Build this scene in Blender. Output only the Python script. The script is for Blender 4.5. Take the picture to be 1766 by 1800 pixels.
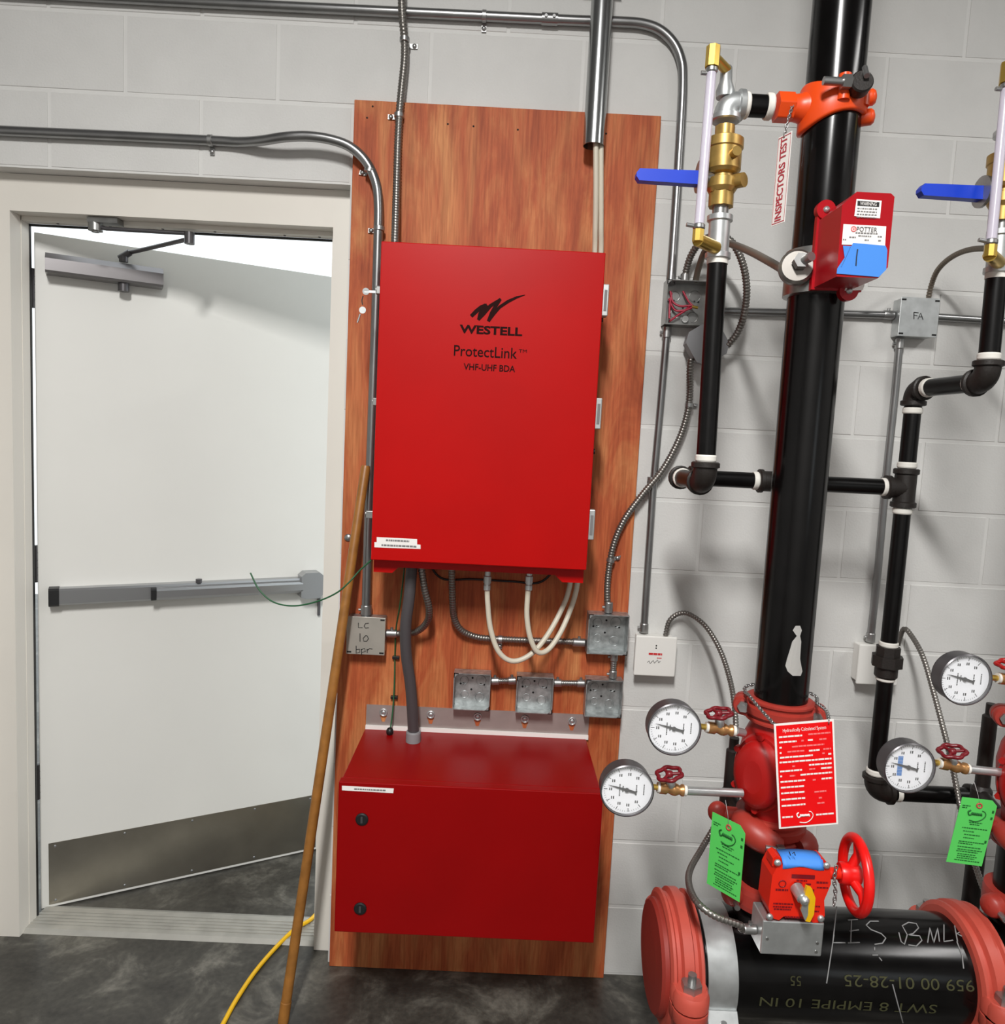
import bpy, math, random
from mathutils import Vector, Matrix

for o in list(bpy.data.objects):
    bpy.data.objects.remove(o)
random.seed(7)
SC = bpy.context.scene
COL = SC.collection
PI = math.pi

# ------------------------------------------------------------------ camera
CAM = Vector((1.0466, -2.0879, 1.5670))
YAW, PITCH, ROLL, FPX = 0.008242, -0.096146, 0.049934, 1304.56
FW = Vector((math.sin(YAW)*math.cos(PITCH), math.cos(YAW)*math.cos(PITCH), math.sin(PITCH)))
R0 = Vector((math.cos(YAW), -math.sin(YAW), 0)); U0 = R0.cross(FW)
RT = R0*math.cos(ROLL) + U0*math.sin(ROLL)
UP = U0*math.cos(ROLL) - R0*math.sin(ROLL)
cd = bpy.data.cameras.new('camera'); cam = bpy.data.objects.new('camera', cd); COL.objects.link(cam)
cd.sensor_fit = 'HORIZONTAL'; cd.sensor_width = 36.0; cd.lens = FPX*36.0/1766.0
cd.clip_start = 0.02
m3 = Matrix((RT, UP, -FW)).transposed()
cam.matrix_world = Matrix.Translation(CAM) @ m3.to_4x4()
SC.camera = cam

# ------------------------------------------------------------------ world, lamps, exposure
W = bpy.data.worlds.new('sky'); SC.world = W; W.use_nodes = True
bg = W.node_tree.nodes['Background']; bg.inputs[0].default_value = (0.90, 0.97, 1.0, 1); bg.inputs[1].default_value = 1.6
SC.view_settings.view_transform = 'Standard'; SC.view_settings.look = 'None'
SC.view_settings.gamma = 1.0; SC.view_settings.use_curve_mapping = False
SC.view_settings.exposure = 0.0

LAMPS = [(0.80, -2.85, 3.42), (3.7, -2.0, 3.42)]
LAMP_W = 182.0
for k, (lx, ly, lz) in enumerate(LAMPS):
    ld = bpy.data.lights.new('strip_lamp', 'AREA'); ld.shape = 'RECTANGLE'; ld.size = 0.20; ld.size_y = 1.15
    ld.energy = LAMP_W if k == 0 else LAMP_W*0.16
    ld.color = (1.0, 0.99, 0.97)
    lo = bpy.data.objects.new('strip_lamp', ld); COL.objects.link(lo); lo.location = (lx, ly, lz - 0.012)

# ------------------------------------------------------------------ helpers
def at(px, py, Y):
    d = FW*FPX + RT*(px-883.0) - UP*(py-900.0)
    return CAM + d*((Y-CAM.y)/d.y)
def atz(px, py, Z):
    d = FW*FPX + RT*(px-883.0) - UP*(py-900.0)
    return CAM + d*((Z-CAM.z)/d.z)
def pts(lst): return [at(*p) for p in lst]
def on_pipe(px, py, Y0, Z0, R):
    d = (FW*FPX + RT*(px-883.0) - UP*(py-900.0)).normalized()
    oy, oz = CAM.y-Y0, CAM.z-Z0
    a = d.y*d.y+d.z*d.z; b = 2*(oy*d.y+oz*d.z); c = oy*oy+oz*oz-R*R
    D = b*b-4*a*c
    if D < 0: D = 0
    return CAM + d*((-b-math.sqrt(D))/(2*a))

def lin(c):
    out = []
    for v in c:
        v /= 255.0
        out.append(v/12.92 if v <= 0.04045 else ((v+0.055)/1.055)**2.4)
    return out
MATS = {}
def M(name, rgb, rough=0.5, metal=0.0, var=0.0, vscale=6.0, bump=0.0, bscale=200.0, spec=0.5, emit=0.0, trans=0.0, alpha=1.0, coat=0.0):
    m = bpy.data.materials.new(name); m.use_nodes = True; MATS[name] = m
    nt = m.node_tree; b = nt.nodes['Principled BSDF']
    c = lin(rgb)
    b.inputs['Base Color'].default_value = (*c, 1); b.inputs['Roughness'].default_value = rough
    b.inputs['Metallic'].default_value = metal; b.inputs['Specular IOR Level'].default_value = spec
    if coat: b.inputs['Coat Weight'].default_value = coat
    if trans: b.inputs['Transmission Weight'].default_value = trans; b.inputs['IOR'].default_value = 1.2
    if alpha < 1: b.inputs['Alpha'].default_value = alpha
    if emit:
        b.inputs['Emission Color'].default_value = (*c, 1); b.inputs['Emission Strength'].default_value = emit
    if var or bump:
        tc = nt.nodes.new('ShaderNodeTexCoord')
        geo = nt.nodes.new('ShaderNodeNewGeometry')
    if var:
        n = nt.nodes.new('ShaderNodeTexNoise'); n.inputs['Scale'].default_value = vscale; n.inputs['Detail'].default_value = 6
        nt.links.new(geo.outputs['Position'], n.inputs['Vector'])
        r = nt.nodes.new('ShaderNodeValToRGB')
        r.color_ramp.elements[0].position = 0.3; r.color_ramp.elements[1].position = 0.7
        r.color_ramp.elements[0].color = (*[x*(1-var) for x in c], 1); r.color_ramp.elements[1].color = (*[min(1, x*(1+var)) for x in c], 1)
        nt.links.new(n.outputs['Fac'], r.inputs[0]); nt.links.new(r.outputs[0], b.inputs['Base Color'])
    if bump:
        n2 = nt.nodes.new('ShaderNodeTexNoise'); n2.inputs['Scale'].default_value = bscale; n2.inputs['Detail'].default_value = 4
        nt.links.new(geo.outputs['Position'], n2.inputs['Vector'])
        bp = nt.nodes.new('ShaderNodeBump'); bp.inputs['Strength'].default_value = bump; bp.inputs['Distance'].default_value = 0.002
        nt.links.new(n2.outputs['Fac'], bp.inputs['Height']); nt.links.new(bp.outputs[0], b.inputs['Normal'])
    return m

M('block_paint', (206, 205, 202), 0.75, var=0.035, vscale=7, bump=0.35, bscale=170)
M('mortar_paint', (212, 211, 208), 0.7, var=0.03, vscale=10, bump=0.2, bscale=120)
M('wall_paint', (182, 181, 179), 0.7)
M('ceiling_paint', (128, 128, 128), 0.8)
M('frame_paint', (222, 217, 208), 0.45, var=0.02, vscale=4)
M('door_paint', (222, 221, 216), 0.42, var=0.015, vscale=3)
M('steel_plate', (150, 145, 134), 0.33, 0.9, var=0.1, vscale=9)
M('threshold_metal', (172, 170, 163), 0.5, 0.4, var=0.12, vscale=14)
M('aluminium', (165, 166, 168), 0.32, 0.85)
M('dark_bronze', (92, 90, 92), 0.35, 0.6)
M('closer_metal', (132, 129, 130), 0.3, 0.75)
M('black_plastic', (22, 22, 23), 0.45)
M('black_steel', (8, 7, 7), 0.19, 0.0, var=0.4, vscale=25, spec=0.32)
M('black_pipe_matte', (8, 7, 7), 0.32, 0.0, var=0.4, vscale=40, spec=0.28)
M('cast_black', (34, 29, 26), 0.5, 0.1, bump=0.25, bscale=300)
M('galvanised', (158, 158, 156), 0.33, 0.9, var=0.16, vscale=30)
M('galv_light', (196, 199, 199), 0.38, 0.8, var=0.12, vscale=35)
M('galv_spangle', (172, 176, 176), 0.4, 0.75, var=0.28, vscale=60)
M('zinc', (168, 168, 167), 0.36, 0.9)
M('emt', (150, 150, 150), 0.30, 0.9, var=0.08, vscale=18)
M('emt_bright', (172, 174, 174), 0.24, 0.95)
M('flex_steel', (135, 131, 126), 0.36, 0.85)
M('flex_brown', (128, 118, 106), 0.4, 0.7)
M('tape_white', (225, 222, 214), 0.6)
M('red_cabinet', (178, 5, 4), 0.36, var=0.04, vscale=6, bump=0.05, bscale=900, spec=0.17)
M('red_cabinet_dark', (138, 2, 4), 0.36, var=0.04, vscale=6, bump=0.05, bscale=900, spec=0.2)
M('print_dark', (40, 16, 15), 0.8, spec=0.1)
M('label_white', (236, 232, 228), 0.55)
M('print_grey', (120, 118, 118), 0.6)
M('print_black', (24, 22, 22), 0.6)
M('ivory_cable', (206, 198, 180), 0.45)
M('grey_conduit', (72, 68, 70), 0.5)
M('grey_fitting', (134, 134, 136), 0.45)
M('green_wire', (28, 86, 50), 0.45)
M('wood_pole', (150, 100, 44), 0.42, var=0.2, vscale=30)
M('yellow_cord', (238, 186, 20), 0.4)
M('module_white', (226, 224, 219), 0.5)
M('print_red', (196, 40, 44), 0.6)
M('brass', (178, 146, 82), 0.36, 0.65, var=0.15, vscale=50)
M('brass_bright', (206, 172, 84), 0.28, 0.75)
M('brass_tan', (186, 138, 88), 0.36, 0.7)
M('tube_clear', (214, 208, 222), 0.25, alpha=0.75)
M('blue_grip', (14, 60, 196), 0.4)
M('orange_paint', (226, 74, 18), 0.38)
M('red_riser', (158, 50, 40), 0.45, var=0.06, vscale=20)
M('red_cap_shaded', (140, 44, 34), 0.5, var=0.06, vscale=20)  # coupling red darkened: shade on the end face is put into the colour
M('red_coupling', (184, 76, 62), 0.45, var=0.06, vscale=20)  # lighter copy of the coupling red; the header couplings' lit look is in the colour
M('red_valve', (164, 16, 14), 0.42, var=0.05, vscale=20)
M('red_switch', (164, 8, 22), 0.3)
M('red_gear', (222, 36, 14), 0.38)
M('red_wheel', (224, 18, 14), 0.32)
M('maroon', (112, 14, 26), 0.38)
M('tape_blue', (64, 134, 220), 0.6)
M('red_sign', (232, 2, 8), 0.4)
M('tag_green', (84, 200, 90), 0.6)
M('tag_print', (18, 96, 34), 0.6)
M('pale_red', (240, 120, 120), 0.6)
M('sign_pink', (178, 60, 72), 0.6)
M('dial_white', (238, 239, 243), 0.5)
M('glass_front', (255, 255, 255), 0.05, alpha=0.06)
M('blue_print', (60, 120, 190), 0.6)
M('yellow_pointer', (222, 172, 8), 0.4)
M('chalk', (132, 132, 132), 0.9)
M('cover_steel', (176, 171, 162), 0.42, 0.45, var=0.06, vscale=20)
M('stencil', (58, 58, 30), 0.8)
M('grey_flange', (158, 146, 142), 0.4, 0.35, var=0.06, vscale=30)
M('wire_red', (160, 24, 52), 0.45)
M('lamp_glow', (255, 248, 238), 0.5, emit=3.0)
M('lamp_body', (225, 225, 222), 0.5)
M('dark_inside', (18, 18, 18), 0.8)
M('paint_scrape', (190, 188, 184), 0.4, 0.3)
M('green_mark', (70, 140, 96), 0.5)
M('gap_red', (120, 6, 8), 0.5)

def floor_mat():
    m = bpy.data.materials.new('concrete'); m.use_nodes = True; MATS['concrete'] = m
    nt = m.node_tree; b = nt.nodes['Principled BSDF']; L = nt.links.new
    geo = nt.nodes.new('ShaderNodeNewGeometry')
    n1 = nt.nodes.new('ShaderNodeTexNoise'); n1.inputs['Scale'].default_value = 5.5; n1.inputs['Detail'].default_value = 9; n1.inputs['Roughness'].default_value = 0.65; n1.inputs['Distortion'].default_value = 0.6
    n2 = nt.nodes.new('ShaderNodeTexNoise'); n2.inputs['Scale'].default_value = 60; n2.inputs['Detail'].default_value = 5
    L(geo.outputs['Position'], n1.inputs[0]); L(geo.outputs['Position'], n2.inputs[0])
    r1 = nt.nodes.new('ShaderNodeValToRGB'); e = r1.color_ramp.elements
    e[0].position = 0.34; e[0].color = (*lin((46, 44, 41)), 1); e[1].position = 0.72; e[1].color = (*lin((122, 119, 111)), 1)
    mid = e.new(0.52); mid.color = (*lin((68, 66, 61)), 1)
    L(n1.outputs['Fac'], r1.inputs[0])
    r2 = nt.nodes.new('ShaderNodeValToRGB'); e = r2.color_ramp.elements
    e[0].position = 0.3; e[0].color = (0.7, 0.7, 0.7, 1); e[1].position = 0.7; e[1].color = (1.15, 1.15, 1.13, 1)
    L(n2.outputs['Fac'], r2.inputs[0])
    mx = nt.nodes.new('ShaderNodeMix'); mx.data_type = 'RGBA'; mx.blend_type = 'MULTIPLY'; mx.inputs[0].default_value = 1.0
    L(r1.outputs[0], mx.inputs[6]); L(r2.outputs[0], mx.inputs[7]); L(mx.outputs[2], b.inputs['Base Color'])
    b.inputs['Roughness'].default_value = 0.38
    bp = nt.nodes.new('ShaderNodeBump'); bp.inputs['Strength'].default_value = 0.15; bp.inputs['Distance'].default_value = 0.003
    L(n2.outputs['Fac'], bp.inputs['Height']); L(bp.outputs[0], b.inputs['Normal'])
floor_mat()
def ply_mat():
    m = bpy.data.materials.new('plywood'); m.use_nodes = True; MATS['plywood'] = m
    nt = m.node_tree; b = nt.nodes['Principled BSDF']; L = nt.links.new
    geo = nt.nodes.new('ShaderNodeNewGeometry')
    mp = nt.nodes.new('ShaderNodeMapping'); mp.inputs['Scale'].default_value = (1.0, 1.0, 0.22); L(geo.outputs['Position'], mp.inputs[0])
    n1 = nt.nodes.new('ShaderNodeTexNoise'); n1.inputs['Scale'].default_value = 11; n1.inputs['Detail'].default_value = 9; n1.inputs['Roughness'].default_value = 0.62; n1.inputs['Distortion'].default_value = 0.9
    L(mp.outputs[0], n1.inputs[0])
    mp2 = nt.nodes.new('ShaderNodeMapping'); mp2.inputs['Scale'].default_value = (1.0, 1.0, 0.05); L(geo.outputs['Position'], mp2.inputs[0])
    n2 = nt.nodes.new('ShaderNodeTexNoise'); n2.inputs['Scale'].default_value = 170; n2.inputs['Detail'].default_value = 4
    L(mp2.outputs[0], n2.inputs[0])
    mp3 = nt.nodes.new('ShaderNodeMapping'); mp3.inputs['Scale'].default_value = (1.0, 1.0, 0.32); L(geo.outputs['Position'], mp3.inputs[0])
    wv = nt.nodes.new('ShaderNodeTexWave'); wv.inputs['Scale'].default_value = 3.2; wv.inputs['Distortion'].default_value = 9; wv.inputs['Detail'].default_value = 3; wv.inputs['Detail Scale'].default_value = 1.2
    L(mp3.outputs[0], wv.inputs[0])
    r1 = nt.nodes.new('ShaderNodeValToRGB'); e = r1.color_ramp.elements
    e[0].position = 0.30; e[0].color = (*lin((152, 70, 40)), 1); e[1].position = 0.74; e[1].color = (*lin((206, 140, 88)), 1)
    mid = e.new(0.46); mid.color = (*lin((178, 90, 52)), 1)
    mid = e.new(0.56); mid.color = (*lin((188, 110, 66)), 1)
    L(n1.outputs['Fac'], r1.inputs[0])
    r2 = nt.nodes.new('ShaderNodeValToRGB'); e = r2.color_ramp.elements
    e[0].position = 0.34; e[0].color = (0.78, 0.72, 0.68, 1); e[1].position = 0.6; e[1].color = (1.04, 1.04, 1.04, 1)
    L(n2.outputs['Fac'], r2.inputs[0])
    r3 = nt.nodes.new('ShaderNodeValToRGB'); e = r3.color_ramp.elements
    e[0].position = 0.0; e[0].color = (0.80, 0.74, 0.70, 1); e[1].position = 0.35; e[1].color = (1.0, 1.0, 1.0, 1)
    L(wv.outputs['Fac'], r3.inputs[0])
    mx = nt.nodes.new('ShaderNodeMix'); mx.data_type = 'RGBA'; mx.blend_type = 'MULTIPLY'; mx.inputs[0].default_value = 1.0
    L(r1.outputs[0], mx.inputs[6]); L(r2.outputs[0], mx.inputs[7])
    my = nt.nodes.new('ShaderNodeMix'); my.data_type = 'RGBA'; my.blend_type = 'MULTIPLY'; my.inputs[0].default_value = 0.7
    L(mx.outputs[2], my.inputs[6]); L(r3.outputs[0], my.inputs[7])
    L(my.outputs[2], b.inputs['Base Color'])
    b.inputs['Roughness'].default_value = 0.6; b.inputs['Specular IOR Level'].default_value = 0.3
ply_mat()

# ---- mesh collector
def basis(ax):
    ax = Vector(ax).normalized()
    t = Vector((0, 0, 1)) if abs(ax.z) < 0.9 else Vector((1, 0, 0))
    u = ax.cross(t).normalized(); return ax, u, ax.cross(u).normalized()
WARP = [None]
class MB:
    def __init__(s): s.v = []; s.f = []; s.sm = []
    def add(s, vs, fs, smooth=False):
        n = len(s.v); s.v += [Vector(p) for p in vs]
        for f in fs: s.f.append([i+n for i in f]); s.sm.append(smooth)
        return s
    def box(s, a, b, rot=None, piv=None):
        x0, y0, z0 = [min(a[i], b[i]) for i in range(3)]; x1, y1, z1 = [max(a[i], b[i]) for i in range(3)]
        vs = [Vector(p) for p in ((x0,y0,z0),(x1,y0,z0),(x1,y1,z0),(x0,y1,z0),(x0,y0,z1),(x1,y0,z1),(x1,y1,z1),(x0,y1,z1))]
        if rot is not None:
            pv = Vector(piv) if piv is not None else (Vector(a)+Vector(b))/2
            vs = [pv + rot @ (p-pv) for p in vs]
        return s.add(vs, [(0,3,2,1),(4,5,6,7),(0,1,5,4),(1,2,6,5),(2,3,7,6),(3,0,4,7)])
    def cbox(s, c, size, rot=None):
        c = Vector(c); h = Vector(size)/2; return s.box(c-h, c+h, rot, c)
    def lathe(s, o, axis, prof, n=24, caps=True, smooth=True, phase=0.0):
        ax, u, w = basis(axis); o = Vector(o)
        # prof: list of (r, h); sharp steps duplicate rings
        rows = []
        vs = []
        for (r, h) in prof:
            rows.append(len(vs))
            for i in range(n):
                a = phase+2*PI*i/n
                vs.append(o + ax*h + (u*math.cos(a)+w*math.sin(a))*r)
        # split vertices per segment so edges stay crisp
        for k in range(len(prof)-1):
            (r0, h0), (r1, h1) = prof[k], prof[k+1]
            a = [vs[rows[k]+i] for i in range(n)]; b = [vs[rows[k+1]+i] for i in range(n)]
            s.add(a+b, [(i, (i+1) % n, n+(i+1) % n, n+i) for i in range(n)], smooth)
        if caps:
            if prof[0][0] > 1e-6: s.add(vs[rows[0]:rows[0]+n], [tuple(range(n-1, -1, -1))])
            if prof[-1][0] > 1e-6: s.add(vs[rows[-1]:rows[-1]+n], [tuple(range(n))])
        return s
    def lathe_s(s, o, axis, prof, n=28, caps=True):      # shared rings: rounded profile
        ax, u, w = basis(axis); o = Vector(o); vs = []
        for (r, h) in prof:
            for i in range(n):
                a = 2*PI*i/n; vs.append(o + ax*h + (u*math.cos(a)+w*math.sin(a))*r)
        fs = []
        for k in range(len(prof)-1):
            for i in range(n):
                j = (i+1) % n; fs.append((k*n+i, k*n+j, (k+1)*n+j, (k+1)*n+i))
        s.add(vs, fs, True)
        if caps:
            if prof[0][0] > 1e-6: s.add(vs[:n], [tuple(range(n-1, -1, -1))])
            if prof[-1][0] > 1e-6: s.add(vs[-n:], [tuple(range(n))])
        return s
    def cyl(s, p0, p1, r, r1=None, n=20, caps=True, smooth=True):
        p0 = Vector(p0); p1 = Vector(p1); d = p1-p0
        return s.lathe(p0, d, [(r, 0), (r if r1 is None else r1, d.length)], n, caps, smooth)
    def hexa(s, p0, p1, r, n=6):
        return s.cyl(p0, p1, r, n=n, smooth=False)
    def tube(s, path, r, n=12, caps=True):
        P = [Vector(p) for p in path]; N = len(P)
        rr = r if isinstance(r, (list, tuple)) else [r]*N
        T = []
        for i in range(N):
            d = P[min(i+1, N-1)] - P[max(i-1, 0)]; T.append(d.normalized() if d.length > 1e-9 else Vector((0,0,1)))
        _, u, w = basis(T[0]); vs = []
        for i in range(N):
            if i:
                q = T[i-1].rotation_difference(T[i]); u = q @ u; w = q @ w
            for k in range(n):
                a = 2*PI*k/n; vs.append(P[i] + (u*math.cos(a)+w*math.sin(a))*rr[i])
        fs = []
        for i in range(N-1):
            for k in range(n):
                j = (k+1) % n; fs.append((i*n+k, i*n+j, (i+1)*n+j, (i+1)*n+k))
        s.add(vs, fs, True)
        if caps: s.add(vs[:n], [tuple(range(n-1, -1, -1))]); s.add(vs[-n:], [tuple(range(n))])
        return s
    def ribbed(s, path, r, pitch=0.0078, n=10):
        P = resample(path, pitch/3.0); rr = []
        for i in range(len(P)): rr.append(r if i % 3 else r*0.79)
        return s.tube(P, rr, n)
    def torus(s, c, axis, R, r, n=32, m=10):
        ax, u, w = basis(axis); c = Vector(c); vs = []
        for i in range(n):
            a = 2*PI*i/n; d = u*math.cos(a)+w*math.sin(a)
            for k in range(m):
                b = 2*PI*k/m; vs.append(c + d*(R+r*math.cos(b)) + ax*(r*math.sin(b)))
        fs = [(i*m+k, ((i+1) % n)*m+k, ((i+1) % n)*m+(k+1) % m, i*m+(k+1) % m) for i in range(n) for k in range(m)]
        return s.add(vs, fs, True)
    def sphere(s, c, r, sc=(1, 1, 1), n=18, m=10):
        c = Vector(c); vs = []; fs = []
        for i in range(m+1):
            t = PI*i/m
            for k in range(n):
                a = 2*PI*k/n
                vs.append(c + Vector((r*sc[0]*math.sin(t)*math.cos(a), r*sc[1]*math.sin(t)*math.sin(a), r*sc[2]*math.cos(t))))
        for i in range(m):
            for k in range(n):
                j = (k+1) % n; fs.append((i*n+k, (i+1)*n+k, (i+1)*n+j, i*n+j))
        return s.add(vs, fs, True)
    def prism(s, poly, ext):
        ext = Vector(ext); n = len(poly); a = [Vector(p) for p in poly]; b = [p+ext for p in a]
        nrm = Vector((0, 0, 0))
        for i in range(n): nrm += a[i].cross(a[(i+1) % n])
        if nrm.dot(ext) > 0: a = a[::-1]; b = b[::-1]
        s.add(a, [tuple(range(n))]); s.add(b, [tuple(range(n-1, -1, -1))])
        for i in range(n):
            j = (i+1) % n; s.add([a[i], b[i], b[j], a[j]], [(0, 1, 2, 3)])
        return s
    def build(s, name, mat, parent=None, bevel=0.0, seg=2):
        org = Vector((0, 0, 0)); p = parent
        while p is not None: org += p.location; p = p.parent
        if WARP[0]: s.v = [WARP[0](v) for v in s.v]
        me = bpy.data.meshes.new(name); me.from_pydata([tuple(v-org) for v in s.v], [], s.f)
        for pl, sm in zip(me.polygons, s.sm): pl.use_smooth = sm
        me.materials.append(MATS[mat]); me.update()
        o = bpy.data.objects.new(name, me); COL.objects.link(o)
        if parent is not None: o.parent = parent
        if bevel:
            b = o.modifiers.new('edge', 'BEVEL'); b.width = bevel; b.segments = seg; b.limit_method = 'ANGLE'; b.angle_limit = 0.6
        return o
def resample(path, step):
    P = [Vector(p) for p in path]; out = [P[0].copy()]; acc = 0.0
    for i in range(len(P)-1):
        d = P[i+1]-P[i]; L = d.length
        if L < 1e-9: continue
        t = step-acc
        while t <= L: out.append(P[i]+d*(t/L)); t += step
        acc = L-(t-step)
    return out
def spl(P, n=10):
    P = [Vector(p) for p in P]; Q = [P[0]*2-P[1]]+P+[P[-1]*2-P[-2]]; out = []
    for i in range(1, len(Q)-2):
        a, b, c, d = Q[i-1], Q[i], Q[i+1], Q[i+2]
        for k in range(n):
            t = k/n
            out.append(0.5*((2*b)+(c-a)*t+(2*a-5*b+4*c-d)*t*t+(3*b-a-3*c+d)*t**3))
    out.append(P[-1]); return out
def fillet(P, r, n=8):
    P = [Vector(p) for p in P]; out = [P[0]]
    for i in range(1, len(P)-1):
        a = (P[i-1]-P[i]); b = (P[i+1]-P[i]); ang = a.angle(b)
        t = min(r/math.tan(ang/2), a.length*0.49, b.length*0.49)
        p0 = P[i]+a.normalized()*t; p1 = P[i]+b.normalized()*t
        for k in range(n+1):
            q = k/n; out.append(p0*(1-q)**2+P[i]*2*q*(1-q)+p1*q*q)
    out.append(P[-1]); return out
def tag(o, label, cat, group=None):
    o['label'] = label; o['category'] = cat
    if group: o['group'] = group
    return o
def thing(name, label, cat, loc, group=None):
    o = bpy.data.objects.new(name, None); COL.objects.link(o); o.location = Vector(loc); o.empty_display_size = 0.03
    return tag(o, label, cat, group)
def one(name, mb, mat, label, cat, group=None, bevel=0.0):
    lo = Vector([min(v[i] for v in mb.v) for i in range(3)]); hi = Vector([max(v[i] for v in mb.v) for i in range(3)])
    base = Vector(((lo.x+hi.x)/2, (lo.y+hi.y)/2, lo.z))
    mb.v = [v-base for v in mb.v]
    o = mb.build(name, mat, None, bevel); o.location = base
    return tag(o, label, cat, group)
def struct(o, label=None):
    o['kind'] = 'structure'
    if label: o['label'] = label
    return o
def text(s, size, mat, parent, o, xd, yd, name='lettering', width=None, align='CENTER', fn=None, bold=0.0):
    cu = bpy.data.curves.new(name, 'FONT'); cu.body = s; cu.size = size; cu.align_x = align; cu.align_y = 'CENTER'; cu.resolution_u = 3
    if bold: cu.offset = bold
    ob = bpy.data.objects.new(name, cu); COL.objects.link(ob)
    dg = bpy.context.evaluated_depsgraph_get(); me = bpy.data.meshes.new_from_object(ob.evaluated_get(dg))
    bpy.data.objects.remove(ob)
    xs = [v.co.x for v in me.vertices]
    sx = 1.0
    if width and xs: sx = width/max(1e-6, max(xs)-min(xs))
    mb = MB(); o = Vector(o); xd = Vector(xd).normalized(); yd = Vector(yd).normalized(); nd = xd.cross(yd)
    vs = [(fn(v.co.x*sx, v.co.y) if fn else o + xd*(v.co.x*sx) + yd*v.co.y + nd*0.0004) for v in me.vertices]
    mb.add(vs, [tuple(p.vertices) for p in me.polygons])
    bpy.data.meshes.remove(me)
    return mb.build(name, mat, parent)
def quad(mb, o, xd, yd, x0, y0, x1, y1, off=0.0005):
    o = Vector(o); xd = Vector(xd); yd = Vector(yd); n = xd.cross(yd)
    mb.add([o+xd*x0+yd*y0+n*off, o+xd*x1+yd*y0+n*off, o+xd*x1+yd*y1+n*off, o+xd*x0+yd*y1+n*off], [(0, 1, 2, 3)])
def dashes(mb, o, xd, yd, x0, x1, y, h, wmin=0.002, wmax=0.007, gap=0.001, off=0.0005):
    x = x0
    while x < x1:
        w = random.uniform(wmin, wmax); quad(mb, o, xd, yd, x, y-h/2, min(x+w, x1), y+h/2, off); x += w+gap
def stroke(mb, P, r=0.0009, n=5): mb.tube(P, r, n)
X, Y_, Z = Vector((1, 0, 0)), Vector((0, 1, 0)), Vector((0, 0, 1))
def screw_head(mb, p, axis, r=0.005, h=0.003):
    mb.lathe_s(p, axis, [(r, 0), (r, h*0.4), (r*0.7, h*0.85), (r*0.2, h)], 12)
def strap(parent, p, axis, r, side, length=0.012, wall=None, name='strap'):
    """one-hole strap: band around the tube, a tab against the wall, a screw"""
    p = Vector(p); axis = Vector(axis).normalized(); side = Vector(side).normalized()
    mb = MB(); mb.lathe(p-axis*length/2, axis, [(r+0.0006, 0), (r+0.0022, 0.001), (r+0.0022, length-0.001), (r+0.0006, length)], 18)
    wy = wall if wall is not None else p.y+r
    c = Vector((p.x, wy-0.0015, p.z))+side*(r+0.011)
    a = c-side*0.012; b = c+side*0.009
    nrm = axis
    vs = [a-nrm*length/2, b-nrm*length/2, b+nrm*length/2, a+nrm*length/2]
    mb.prism(vs, Vector((0, -0.003, 0)))
    o = mb.build(name, 'zinc', parent)
    sc = MB(); screw_head(sc, c+Vector((0, -0.003, 0))+side*0.001, (0, -1, 0), 0.0062, 0.005); sc.build('screw', 'zinc', o)
    return o
def coupler(parent, p, axis, r, length=0.03, name='connector', mat='zinc'):
    mb = MB(); p = Vector(p); ax = Vector(axis).normalized()
    mb.lathe(p-ax*length/2, ax, [(r*1.12, 0), (r*1.22, 0.002), (r*1.22, length-0.002), (r*1.12, length)], 16)
    side = ax.cross(Vector((0, 1, 0)));
    if side.length < 0.1: side = X
    side.normalize()
    mb.cyl(p+side*r*1.1, p+side*(r*1.2+0.006), 0.004, n=8)
    return mb.build(name, mat, parent)

# ================================================================== THE SETTING
FZ = -0.015
CEIL = 3.5
XL, XR, YF = -2.2, 4.6, -4.6
OX0, OX1, OZ = -0.425, 0.608, 2.235          # rough opening in the block wall
struct(MB().box((XL, YF, FZ-0.1), (XR, 0.06, FZ)).build('floor', 'concrete'), 'dark mottled concrete floor')
struct(MB().box((-3.5, 0.0601, FZ-0.1), (4.6, 4.5, FZ)).build('ground', 'concrete'), 'concrete slab beyond the open door')
struct(MB().box((XL, YF, CEIL), (XR, 0.2, CEIL+0.1)).build('ceiling', 'ceiling_paint'))
struct(MB().box((XL-0.1, YF, FZ), (XL, 0.2, CEIL)).build('wall_left', 'wall_paint'))
struct(MB().box((XR, YF, FZ), (XR+0.1, 0.2, CEIL)).build('wall_right', 'wall_paint'))
wf = MB(); WX0, WX1, WZ0, WZ1 = 3.3, 4.35, 1.15, 2.15
for a, b in (((XL-0.1, YF-0.1, FZ), (WX0, YF, CEIL)), ((WX1, YF-0.1, FZ), (XR+0.1, YF, CEIL)), ((WX0, YF-0.1, FZ), (WX1, YF, WZ0)), ((WX0, YF-0.1, WZ1), (WX1, YF, CEIL))): wf.box(a, b)
struct(wf.build('wall_front', 'wall_paint'))
w1 = bpy.data.objects.new('window_1', None); COL.objects.link(w1); w1.location = (WX0, YF, WZ0); struct(w1, 'small daylight window in the wall behind the camera')
for a, b in (((WX0, YF-0.08, WZ0), (WX1, YF-0.02, WZ0+0.04)), ((WX0, YF-0.08, WZ1-0.04), (WX1, YF-0.02, WZ1)), ((WX0, YF-0.08, WZ0+0.04), (WX0+0.04, YF-0.02, WZ1-0.04)), ((WX1-0.04, YF-0.08, WZ0+0.04), (WX1, YF-0.02, WZ1-0.04))):
    MB().box(a, b).build('frame_bar', 'aluminium', w1)
MB().box((WX0+0.04, YF-0.053, WZ0+0.04), (WX1-0.04, YF-0.049, WZ1-0.04)).build('pane', 'glass_front', w1)
wb = MB()
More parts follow.
